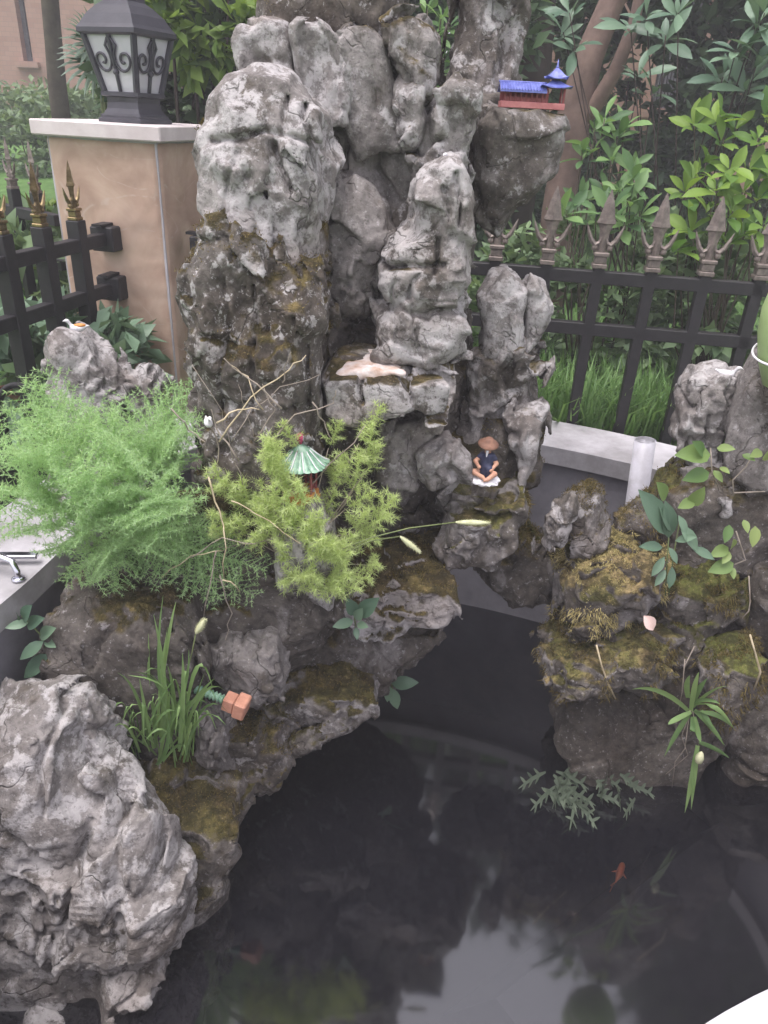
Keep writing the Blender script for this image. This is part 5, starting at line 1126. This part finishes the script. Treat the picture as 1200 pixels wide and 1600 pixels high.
LS = leafmesh(0.5, 0.45, 0.2, 0.1); LS.materials.append(M['leaf_blue'])
leafplant('sprig', 'small leafy sprig hanging below the jutting slab', 'plant', PY(555, 965, 1.3),
  [((552, 970), (522, 978), 1.3), ((560, 962), (585, 938), 1.3), ((558, 975), (572, 978), 1.3), ((556, 980), (558, 998), 1.3), ((556, 960), (545, 940), 1.3), ((556, 968), (562, 955), 1.3)], LS, M['leaf_blue'], [([(540, 925), (552, 950), (556, 980)], 1.3)])
leafplant('sprig', 'dim sprig hanging into the dark cave mouth', 'plant', PY(612, 1060, 1.5),
  [((608, 1070), (605, 1098), 1.5), ((612, 1075), (622, 1110), 1.5), ((612, 1068), (650, 1066), 1.5), ((606, 1068), (585, 1078), 1.5)], LS, M['leaf_dark'], [([(600, 1045), (612, 1070), (618, 1095)], 1.5)])
# water ferns
for j, (label, cx, cy, Y, ww, nn) in enumerate((('grey-green fronded water plant under the right bank, larger clump', 875, 1215, 1.40, 1.0, 17), ('smaller dim water plant clump right of the larger one', 955, 1240, 1.40, 0.8, 9))):
    rr = random.Random(50 + j); c = PY(cx, cy, Y); o = thing('water_fern', label, 'water plant', c)
    for i in range(nn):
        a = rr.uniform(-2.6, 0.5) if j == 0 else rr.uniform(-2.4, -0.5); L = rr.uniform(0.06, 0.105) * ww
        d = Vector((math.cos(a) * 0.8, rr.uniform(-1.0, -0.3), rr.uniform(0.0, 0.35))).normalized()
        st = c + Vector((rr.uniform(-.05, .05), rr.uniform(-.05, .05), 0)); st.z = 0.012 + rr.uniform(0, .03); m = MB(); pts = [st + d * L * t + Vector((0, 0, -0.35 * L * t * t)) for t in (0, .25, .5, .75, 1)]
        sd = d.cross(Vector((0, -1, 0.4))); m.strip(pts, [0.003, 0.006, 0.006, 0.004, 0.001], sd, 0.2)
        for t in (1, 2, 3):
            for s in (-1, 1):
                q = pts[t]; e = q + (sd.normalized() * s + d * 0.7) * 0.022 * ww; m.strip([q, q.lerp(e, .6), e], [0.004, 0.0035, 0.001], d, 0.2)
        m.build('frond', M['water_fern'], o, True)
# moss fuzz on some stones (uncountable)
def fuzz(stone_o, n, mat, hgt, seed, zmin=0.45, box=None):
    me = stone_o.data; nv = len(me.vertices); co = np.zeros(nv * 3, np.float32); no = np.zeros(nv * 3, np.float32)
    me.vertices.foreach_get('co', co); me.vertices.foreach_get('normal', no); co = co.reshape(-1, 3); no = no.reshape(-1, 3)
    r = np.random.default_rng(seed); ok = np.nonzero((no[:, 2] > zmin) & (fbm(co * 14, seed, 2) > -0.15))[0]
    if len(ok) == 0: return
    k = r.choice(ok, n); P = co[k] + r.normal(size=(n, 3)) * 0.003; N = no[k] + r.normal(size=(n, 3)) * 0.5 + [0, 0, 0.4]; N /= np.linalg.norm(N, axis=1)[:, None]
    s = np.cross(N, r.normal(size=(n, 3))); s /= np.linalg.norm(s, axis=1)[:, None]; s *= 0.0011
    V = np.stack([P - s, P + s, P + N * (hgt * r.uniform(0.4, 1.2, n))[:, None]], 1).reshape(-1, 3)
    if stone_o.get('lush', 0) > 0.3 or stone_o.get('straw', 0) > 0.5:      # strands hanging over the edges
        ok = np.nonzero((no[:, 2] > -0.3) & (no[:, 2] < 0.5) & (no[:, 1] < 0.2) & (fbm(co * 10, seed + 2, 2) > 0.05))[0]
        if len(ok):
            q = n // 2; k = r.choice(ok, q); P2 = co[k] + r.normal(size=(q, 3)) * 0.003; N2 = no[k] * 0.7 + r.normal(size=(q, 3)) * 0.35 + [0, 0, -0.7]; N2 /= np.linalg.norm(N2, axis=1)[:, None]
            s2_ = np.cross(N2, r.normal(size=(q, 3))); s2_ /= np.linalg.norm(s2_, axis=1)[:, None]; s2_ *= 0.0011
            V = np.concatenate([V, np.stack([P2 - s2_, P2 + s2_, P2 + N2 * (0.016 * r.uniform(0.4, 1.3, q))[:, None]], 1).reshape(-1, 3)]); n += q
    par = stone_o
    o = link('moss', mesh('moss', V, np.arange(n * 3).reshape(-1, 3)), mat, None, kind='stuff'); o.parent = par
for s_ in list(bank.children) + list(main.children):
    ms = s_.get('moss', 0)
    if ms >= 0.5 and s_.name.startswith('stone'):
        st = s_.get('straw', 0) > 0.5
        fuzz(s_, 5200 if st else 2600, M['straw_fuzz'] if st else M['moss_fuzz'], 0.0065 if st else 0.006, len(s_.data.vertices) % 97)
# ------------------------------------------------------------------ ornaments and small things
def implicit(fn, lo, hi, h):
    xs, ys, zs = (np.arange(a, b + h, h) for a, b in zip(lo, hi)); G = np.stack(np.meshgrid(xs, ys, zs, indexing='ij'), -1)
    F = fn(G.reshape(-1, 3)).reshape(G.shape[:3]); return surfnets(F, (xs[0], ys[0], zs[0]), h)
def capsule(P, a, b, ra, rb):
    a = np.array(a, float); b = np.array(b, float); e = b - a; t = np.clip(((P - a) @ e) / (e @ e + 1e-12), 0, 1)
    return np.linalg.norm(P - a - t[:, None] * e, axis=1) - (ra + (rb - ra) * t)
def ell(P, c, r):
    q = (P - np.array(c)) / np.array(r); l = np.linalg.norm(q, axis=1); return (l - 1) * min(r)
def smin(a, b, k): h = np.clip(0.5 + 0.5 * (b - a) / k, 0, 1); return b + (a - b) * h - k * h * (1 - h)
def blend(parts, k=0.004):
    d = parts[0]
    for p in parts[1:]: d = smin(d, p, k)
    return d
def local(V, M3, p, s=1.0): return [Vector(p) + M3 @ (Vector(v) * s) for v in V]
def impl_part(name, fn, lo, hi, h, M3, p, mat, parent, s=1.0):
    V, Q = implicit(fn, lo, hi, h); return link(name, mesh(name, np.array([tuple(v) for v in local(V, M3, p, s)]), Q, True), mat, parent)
# seated figurine with a wide hat (units: metres, facing -Y)
fp = PY(757, 748, 1.50); I3 = Matrix.Rotation(math.radians(-15), 3, 'Z')
fg = thing('figurine', 'small seated figurine with a brown wide hat and dark blue tunic on the rock ledge', 'figurine', fp)
def bodyf(P):
    return blend([capsule(P, (0, 0.004, 0.022), (0, 0.006, 0.055), 0.012, 0.011), ell(P, (0, 0.0, 0.075), (0.0085, 0.009, 0.011)), capsule(P, (0, 0.003, 0.055), (0, 0.001, 0.07), 0.005, 0.005),
                  capsule(P, (-0.006, 0, 0.018), (-0.026, -0.012, 0.018), 0.008, 0.006), capsule(P, (-0.026, -0.012, 0.018), (-0.002, -0.024, 0.014), 0.006, 0.0045), capsule(P, (-0.002, -0.024, 0.014), (0.004, -0.030, 0.012), 0.004, 0.003),
                  capsule(P, (0.006, 0, 0.018), (0.022, -0.016, 0.022), 0.008, 0.006), capsule(P, (0.022, -0.016, 0.022), (0.010, -0.028, 0.012), 0.006, 0.0045), capsule(P, (0.010, -0.028, 0.012), (0.004, -0.034, 0.011), 0.004, 0.003),
                  capsule(P, (-0.012, 0.004, 0.055), (-0.024, -0.002, 0.040), 0.0055, 0.0045), capsule(P, (-0.024, -0.002, 0.040), (-0.014, -0.016, 0.034), 0.0045, 0.0035), ell(P, (-0.012, -0.018, 0.034), (0.004, 0.004, 0.004)),
                  capsule(P, (0.012, 0.004, 0.055), (0.022, 0.0, 0.040), 0.0055, 0.0045), capsule(P, (0.022, 0.0, 0.040), (0.014, -0.016, 0.03), 0.0045, 0.0035), ell(P, (0.013, -0.018, 0.03), (0.004, 0.004, 0.004)),
                  ell(P, (0, -0.0085, 0.074), (0.0018, 0.0022, 0.0028))], 0.003)
impl_part('body', bodyf, (-0.04, -0.045, 0.0), (0.035, 0.025, 0.095), 0.0014, I3, fp, M['skin_paint'], fg)
impl_part('tunic', lambda P: np.maximum(blend([capsule(P, (0, 0.0, 0.020), (0.001, 0.002, 0.056), 0.0155, 0.013), capsule(P, (0.004, -0.006, 0.018), (0.008, -0.012, 0.03), 0.012, 0.010), capsule(P, (-0.011, 0.003, 0.056), (-0.017, 0.002, 0.050), 0.0065, 0.006), capsule(P, (0.011, 0.003, 0.056), (0.017, 0.002, 0.050), 0.0065, 0.006)], 0.004), P[:, 2] - 0.063), (-0.03, -0.03, 0.0), (0.032, 0.025, 0.075), 0.0015, I3, fp, M['navy_paint'], fg)
impl_part('beard', lambda P: capsule(P, (0, -0.0085, 0.069), (0.0, -0.0125, 0.058), 0.0036, 0.001), (-0.01, -0.02, 0.05), (0.01, 0, 0.08), 0.001, I3, fp, M['white_paint'], fg)
m = MB(); HT = I3 @ Matrix.Rotation(math.radians(12), 3, 'X') @ Matrix.Rotation(math.radians(6), 3, 'Y')
m.lathe([(0.0225, 0.0), (0.023, 0.0015), (0.017, 0.006), (0.011, 0.010), (0.009, 0.0145), (0.002, 0.0165)], fp + Vector((0, 0.004, 0.081)), 20, HT); m.build('hat', M['hat_paint'], fg, True)
impl_part('base_stone', lambda P: ell(P, (0, -0.004, 0.0), (0.034, 0.03, 0.010)) + 0.0015 * fbm(P * 120, 3, 2), (-0.045, -0.045, -0.02), (0.045, 0.04, 0.02), 0.0025, I3, fp, M['white_paint'], fg)
# blue-roofed pavilion on the overhang
bp = PY(780, 166, 1.80); be = PY(879, 166, 1.80); bx_ = (be - bp); bx_.z = 0; LW = bx_.length; bx_.normalize()
BM = Matrix((bx_, Vector((-bx_.y, bx_.x, 0)), Vector((0, 0, 1)))).transposed(); z0 = bp.z
pv = thing('pavilion_ornament', 'miniature red pavilion and corridor with blue tiled roofs on the overhanging stone', 'ornament', bp)
PP = lambda x, y, z: Vector((bp.x, bp.y, z0)) + BM @ Vector((x, y, z * 0.86))
m = MB(); m.box(PP(LW / 2, 0, 0.005), (LW, 0.05, 0.012), BM, 0.001); m.build('plinth', M['pink_paint'], pv)
m = MB(); m.box(PP(LW * 0.34, 0.018, 0.022), (LW * 0.66, 0.002, 0.022), BM); m.build('back_wall', M['red_paint'], pv)
for i in range(9):
    m = MB(); m.tube([PP(0.008 + i * LW * 0.083, -0.018, 0.010), PP(0.008 + i * LW * 0.083, -0.018, 0.036)], 0.0022, 6); m.build('post', M['red_paint'], pv)
    if i < 8:
        m = MB(); m.box(PP(0.008 + (i + .5) * LW * 0.083, -0.018, 0.017), (LW * 0.083 - 0.005, 0.0016, 0.008), BM); m.build('railing', M['red_paint'], pv)
def gable(x0, x1, y, za, zb, name, ridges):
    m = MB(); V = [PP(x0, -y, za), PP(x1, -y, za), PP(x1, 0, zb), PP(x0, 0, zb), PP(x0, y, za), PP(x1, y, za)]; lift = [v - Vector((0, 0, 0.004)) for v in V]
    m.add(V + lift, [(0, 1, 2, 3), (3, 2, 5, 4), (7, 6, 9, 8), (8, 9, 10, 11), (0, 6, 7, 1), (4, 5, 11, 10), (0, 3, 9, 6), (3, 4, 10, 9), (1, 7, 8, 2), (2, 8, 11, 5)])
    for i in range(ridges):
        x = x0 + (x1 - x0) * (i + .5) / ridges; m.tube([PP(x, -y - .001, za + .001), PP(x, 0, zb + .001)], 0.0013, 5)
    m.tube([PP(x0 - .002, 0, zb), PP(x1 + .002, 0, zb)], 0.002, 6); return m.build(name, M['blue_glaze'], pv)
gable(-0.004, LW * 0.69, 0.032, 0.036, 0.054, 'roof', 16)
px0 = LW * 0.84
for sx in (-1, 1):
    for sy in (-1, 1):
        m = MB(); m.tube([PP(px0 + sx * 0.018, sy * 0.018, 0.010), PP(px0 + sx * 0.018, sy * 0.018, 0.044)], 0.0026, 6); m.build('post', M['red_paint'], pv)
def tent(z, w, hgt, flare, name):
    m = MB(); V = []; F = []; n = 8
    for j in range(5):
        t = j / 4
        for i in range(16):
            a = 2 * math.pi * i / 16; cr = max(abs(math.cos(a)), abs(math.sin(a))); rr = w * (1 - t) ** 0.75 / cr + 0.002
            zz = z + hgt * t ** 1.4 + (flare * (1 - t) ** 3 if i % 4 == 2 else 0); V.append(PP(px0 + rr * math.cos(a), rr * math.sin(a), zz))
    for j in range(4):
        for i in range(16): F.append((j * 16 + i, j * 16 + (i + 1) % 16, j * 16 + 16 + (i + 1) % 16, j * 16 + 16 + i))
    F.append(tuple(range(64, 80))); F.append(tuple(reversed(range(16)))); m.add(V, F); return m.build(name, M['blue_glaze'], pv)
tent(0.044, 0.031, 0.020, 0.006, 'roof'); tent(0.064, 0.021, 0.024, 0.006, 'upper_roof')
m = MB(); m.lathe([(0.011, 0.048), (0.011, 0.0572)], PP(px0, 0, 0), 4, BM, math.pi / 4); m.build('upper_storey', M['navy_paint'], pv)
m = MB(); m.lathe([(0.003, 0.0735), (0.0035, 0.0775), (0.0015, 0.080), (0.0022, 0.083), (0.0004, 0.090)], PP(px0, 0, 0), 8); m.build('spire', M['blue_glaze'], pv, True)
# round pagoda with a green roof, half hidden by the yellow fern
gp = PY(470, 778, 1.33)
pg = thing('pagoda_ornament', 'miniature pavilion with ribbed green roof, pink knob and orange base among the yellow fern', 'ornament', gp)
GP = lambda x, y, z: gp + Vector((x, y, z)); six = 6
m = MB(); m.lathe([(0.040, 0.0), (0.040, 0.006), (0.037, 0.008), (0.037, 0.018), (0.034, 0.020)], gp, 6, None, 0.3); m.build('base', M['orange_paint'], pg)
for i in range(6):
    a = 0.3 + i * math.pi / 3; b = 0.3 + (i + 1) * math.pi / 3; q = lambda t, r_: (r_ * math.cos(t), r_ * math.sin(t))
    m = MB(); m.tube([GP(*q(a, 0.031), 0.019), GP(*q(a, 0.031), 0.078)], 0.0026, 6); m.build('post', M['red_paint'], pg)
    if i != 4:
        m = MB(); m.tube([GP(*q(a, 0.031), 0.036), GP(*q(b, 0.031), 0.036)], 0.0022, 5); m.tube([GP(*q(a, 0.031), 0.028), GP(*q(b, 0.031), 0.028)], 0.0016, 5); m.build('railing', M['red_paint'], pg)
V = []; F = []; n = 48
for j in range(6):
    t = j / 5
    for i in range(n):
        a = 2 * math.pi * i / n; hexr = math.cos(math.pi / 6) / math.cos(((a - 0.3) % (math.pi / 3)) - math.pi / 6)
        rr = (0.056 * (1 - t) ** 0.8 + 0.004) * (1 + (hexr - 1) * (1 - t)) + (0.0016 if i % 2 else -0.0012) * (1 - t)
        V.append(GP(rr * math.cos(a), rr * math.sin(a), 0.078 + 0.040 * t ** 1.5 + (0.008 * (1 - t) ** 3 * max(0, hexr - 0.93) / 0.22)))
for j in range(5):
    for i in range(n): F.append((j * n + i, j * n + (i + 1) % n, j * n + n + (i + 1) % n, j * n + n + i))
F.append(tuple(range(5 * n, 6 * n))); F.append(tuple(reversed(range(n))))
link('roof', mesh('roof', V, F, False), M['green_glaze'], pg)
for i in range(n // 2):
    a = 2 * math.pi * (2 * i) / n; pts = [Vector(V[j * n + 2 * i]) + Vector((0, 0, 0.001)) for j in range(5)]
    m = MB(); m.tube(pts, [0.0014] * 5, 4); m.build('roof_rib', M['white_paint'] if i % 2 else M['green_glaze'], pg, True)
m = MB(); m.lathe([(0.004, 0.116), (0.003, 0.121), (0.0075, 0.126), (0.0085, 0.131), (0.0065, 0.137), (0.001, 0.141)], gp, 14); m.build('knob', M['magenta_paint'], pg, True)
# corrugated hose with a terracotta-coloured coupling
h0, h1 = PY(300, 1074, 1.22), PY(352, 1094, 1.205); hd = (h1 - h0).normalized()
hz = thing('hose', 'pale green ribbed hose ending in a terracotta-orange coupling on the left bank', 'hose', h0)
pts = []; rad = []
for i in range(60): t = i / 59; pts.append(h0.lerp(h1, t)); rad.append(0.0092 + 0.0022 * math.sin(t * 9 * 2 * math.pi))
m = MB(); m.tube(pts, rad, 12); m.build('ribbed_pipe', M['green_glaze'], hz, True)
sx = hd.cross(Vector((0, 0, 1))).normalized(); uz = sx.cross(hd); HM = Matrix((sx, hd, uz)).transposed()
m = MB(); m.box(h1 + hd * 0.011, (0.032, 0.024, 0.032), HM, 0.002); m.build('coupling', M['terracotta'], hz)
m = MB(); m.box(h1 + hd * 0.0375, (0.042, 0.026, 0.042), HM, 0.003); m.build('nut', M['terracotta'], hz)
m = MB(); m.box(h1 + hd * 0.015 - uz * 0.021, (0.014, 0.016, 0.012), HM, 0.002); m.build('lug', M['terracotta'], hz)
# white standpipe
pa, pb = PY(992, 800, 1.86), PY(1008, 688, 1.86)
m = MB(); pd = (pb - pa); R0 = 0.0285
pts = [pa - pd * 0.3, pb]; ph = thing('standpipe', 'open white plastic pipe standing by the coping behind the right bank', 'pipe', pa)
m.tube([pa - pd * 0.5, pb], R0, 24, False); m.tube([pb, pa], R0 - 0.0035, 24, False)
n0 = 0; V = m.v; k = 24
m.f += [(24 + i, 24 + (i + 1) % k, 48 + (i + 1) % k, 48 + i) for i in range(k)]
m.build('tube', M['pipe_white'], ph, True)
# goldfish under the surface
c = PZ(968, 1365, -0.012); t_ = PZ(958, 1395, -0.012); d = (c - t_); d.z = 0; d.normalize(); FM = Matrix((d, Vector((-d.y, d.x, 0)), Vector((0, 0, 1)))).transposed()
gf2 = thing('goldfish', 'small orange goldfish in the dark water', 'fish', c)
impl_part('body', lambda P: blend([ell(P, (0.008, 0, 0), (0.022, 0.0085, 0.010)), capsule(P, (0, 0, 0), (-0.028, 0.002, 0), 0.006, 0.0018), ell(P, (0.024, 0, 0), (0.008, 0.006, 0.007))], 0.005), (-0.04, -0.015, -0.015), (0.04, 0.015, 0.015), 0.0015, FM, c, M['goldfish'], gf2)
L_ = lambda x, y, z: c + FM @ Vector((x, y, z))
m = MB(); m.add([L_(-0.026, 0.002, 0), L_(-0.052, 0.009, 0.011), L_(-0.046, 0.006, 0), L_(-0.052, 0.007, -0.011), L_(-0.026, 0.0035, 0), L_(-0.052, 0.0105, 0.011), L_(-0.046, 0.0075, 0), L_(-0.052, 0.0085, -0.011)], [(0, 1, 2), (0, 2, 3), (4, 6, 5), (4, 7, 6), (0, 4, 5, 1), (1, 5, 6, 2), (2, 6, 7, 3), (3, 7, 4, 0)]); m.build('tail_fin', M['goldfish'], gf2)
for s in (-1, 1):
    m = MB(); m.add([L_(0.01, s * 0.007, -0.003), L_(-0.002, s * 0.018, -0.004), L_(0.002, s * 0.007, -0.003), L_(0.01, s * 0.007, -0.002), L_(-0.002, s * 0.018, -0.003), L_(0.002, s * 0.007, -0.002)], [(0, 1, 2), (5, 4, 3), (0, 3, 4, 1), (1, 4, 5, 2), (2, 5, 3, 0)]); m.build('side_fin', M['goldfish'], gf2)
# little bird ornaments
def bird(label, x, y, Y, s, yaw, red=True):
    p = PY(x, y, Y); o = thing('bird_ornament', label, 'ornament', p); RM = Matrix.Rotation(yaw, 3, 'Z')
    impl_part('body', lambda P: blend([ell(P, (0, 0, 0.012), (0.018, 0.010, 0.010)), capsule(P, (-0.012, 0, 0.016), (-0.020, 0, 0.030), 0.005, 0.0035), ell(P, (-0.023, 0, 0.032), (0.005, 0.004, 0.004)), capsule(P, (-0.026, 0, 0.032), (-0.034, 0, 0.030), 0.0022, 0.0008), capsule(P, (0.012, 0, 0.014), (0.028, 0, 0.018), 0.006, 0.002)], 0.004), (-0.04, -0.016, -0.004), (0.036, 0.016, 0.04), 0.0017, RM, p, M['white_paint'], o, s)
    if red: impl_part('wing', lambda P: ell(P, (0.006, 0, 0.019), (0.016, 0.0085, 0.005)), (-0.02, -0.012, 0.01), (0.03, 0.012, 0.028), 0.0017, RM, p, M['orange_paint'], o, s)
    return o
bird('tiny white bird with a red back on top of the pitted grey stone', 122, 520, 1.70, 0.9, 0.3)
bird('tiny white bird on the stepped grey column', 702, 266, 1.56, 0.85, 1.0, False)
bird('tiny white bird on the pale upright block of the right bank', 1134, 592, 1.68, 0.95, 2.6, False)
bird('tiny white bird peeping out of the green fern', 326, 668, 1.30, 0.8, 2.0, False)
# pale green pot with a cord, at the right edge
gp0 = PY(1236, 590, 1.50)
pt = thing('plant_pot', 'pale green rounded pot with a white cord round it, cut off by the right edge', 'pot', gp0)
m = MB(); m.lathe([(0.02, -0.03), (0.05, -0.02), (0.072, 0.03), (0.086, 0.085), (0.09, 0.13), (0.084, 0.175), (0.07, 0.205), (0.066, 0.205), (0.07, 0.15), (0.02, 0.14)], gp0, 32); m.build('body', M['pot_green'], pt, True)
m = MB(); pts = [gp0 + Vector((0.0845 * math.cos(2 * math.pi * i / 40) * (1 + 0.0), 0.0845 * math.sin(2 * math.pi * i / 40), 0.055 + 0.02 * math.cos(2 * math.pi * i / 40 - 0.5))) for i in range(41)]; m.tube(pts, 0.0025, 6); m.build('cord', M['white_paint'], pt, True)
# chrome handle on the left coping
cp = PZ(20, 905, 0.672); ch = thing('metal_handle', 'bent chrome pipe handle on the left coping', 'handle', cp)
m = MB(); m.tube([cp + Vector((0.012, 0, -0.002)), cp + Vector((0.012, 0.0, 0.02)), cp + Vector((0.0, 0.012, 0.036)), cp + Vector((-0.03, 0.02, 0.042)), cp + Vector((-0.09, 0.03, 0.044))], 0.007, 10); m.build('pipe', M['chrome'], ch, True)
m = MB(); m.lathe([(0.014, 0.0), (0.014, 0.004), (0.009, 0.007)], cp + Vector((0.012, 0, 0)), 16); m.build('flange', M['chrome'], ch, True)
m = MB(); q = PZ(25, 868, 0.69); m.box(q, (0.09, 0.018, 0.010), Matrix.Rotation(0.1, 3, 'Z'), 0.002); m.build('lever', M['chrome'], ch)
# terracotta pot behind the fence foot with a black hoop
tp0 = PZ(28, 655, 0.53)
tpt = thing('flower_pot', 'terracotta flower pot behind the foot of the left fence', 'pot', tp0)
m = MB(); m.lathe([(0.05, 0.0), (0.068, 0.09), (0.074, 0.092), (0.074, 0.108), (0.064, 0.108), (0.058, 0.085), (0.01, 0.083)], tp0, 24); m.build('body', M['terracotta'], tpt, True)
m = MB(); hc = PY(30, 625, 1.95); hp = thing('iron_hoop', 'black wrought-iron scroll in front of the terracotta pot', 'ironwork', hc)
m.tube([hc + Vector((0.06 * math.cos(a), 0.01, 0.06 * math.sin(a) - 0.02)) for a in [0.6 + i * 0.18 for i in range(16)]] + [hc + Vector((-0.062, 0.01, -0.25))], 0.009, 8); m.build('scroll', M['black_iron'], hp, True)
# fallen petal, straws
p = PY(1015, 962, 1.46); o = thing('fallen_leaf', 'pinkish fallen leaf on the rust-and-green mossy ledge', 'leaf', p)
LP = leafmesh(0.75, 0.5, 0.35, 0.3); LP.materials.append(M['pale_shell']); leafobj(LP, PY(1006, 962, 1.44), PY(1024, 985, 1.42) - PY(1006, 962, 1.44), (0, -0.8, 0.6), 0.042, o, M['pale_shell'])
for lab, pts, Y in (('dry straw hanging from the mossy ledge on the right', [(932, 1008), (940, 1040), (950, 1068), (962, 1092)], 1.37), ('dry curved straw on the round moss-capped stone', [(1172, 992), (1180, 1020), (1188, 1050), (1178, 1078)], 1.33)):
    m = MB(); m.tube([PY(x, y, Y) for x, y in pts], [0.0022, 0.002, 0.0026, 0.0018], 6); m.build('dry_straw', M['straw'], None, True, label=lab, cat='straw')
# ------------------------------------------------------------------ added thin fog volume standing in for a smudged lens's milky veil
k = NT('lens_veil_volume'); pv_ = k.n('ShaderNodeVolumePrincipled'); pv_.inputs['Color'].default_value = (0.93, 0.92, 0.96, 1); pv_.inputs['Density'].default_value = 0.014; pv_.inputs['Anisotropy'].default_value = 0.0
k.l(pv_.outputs[0], k.out.inputs['Volume'])
m = MB(); m.box((0, 0, 4.0), (160, 160, 11.0)); m.build('lens_veil', k.m, kind='stuff')
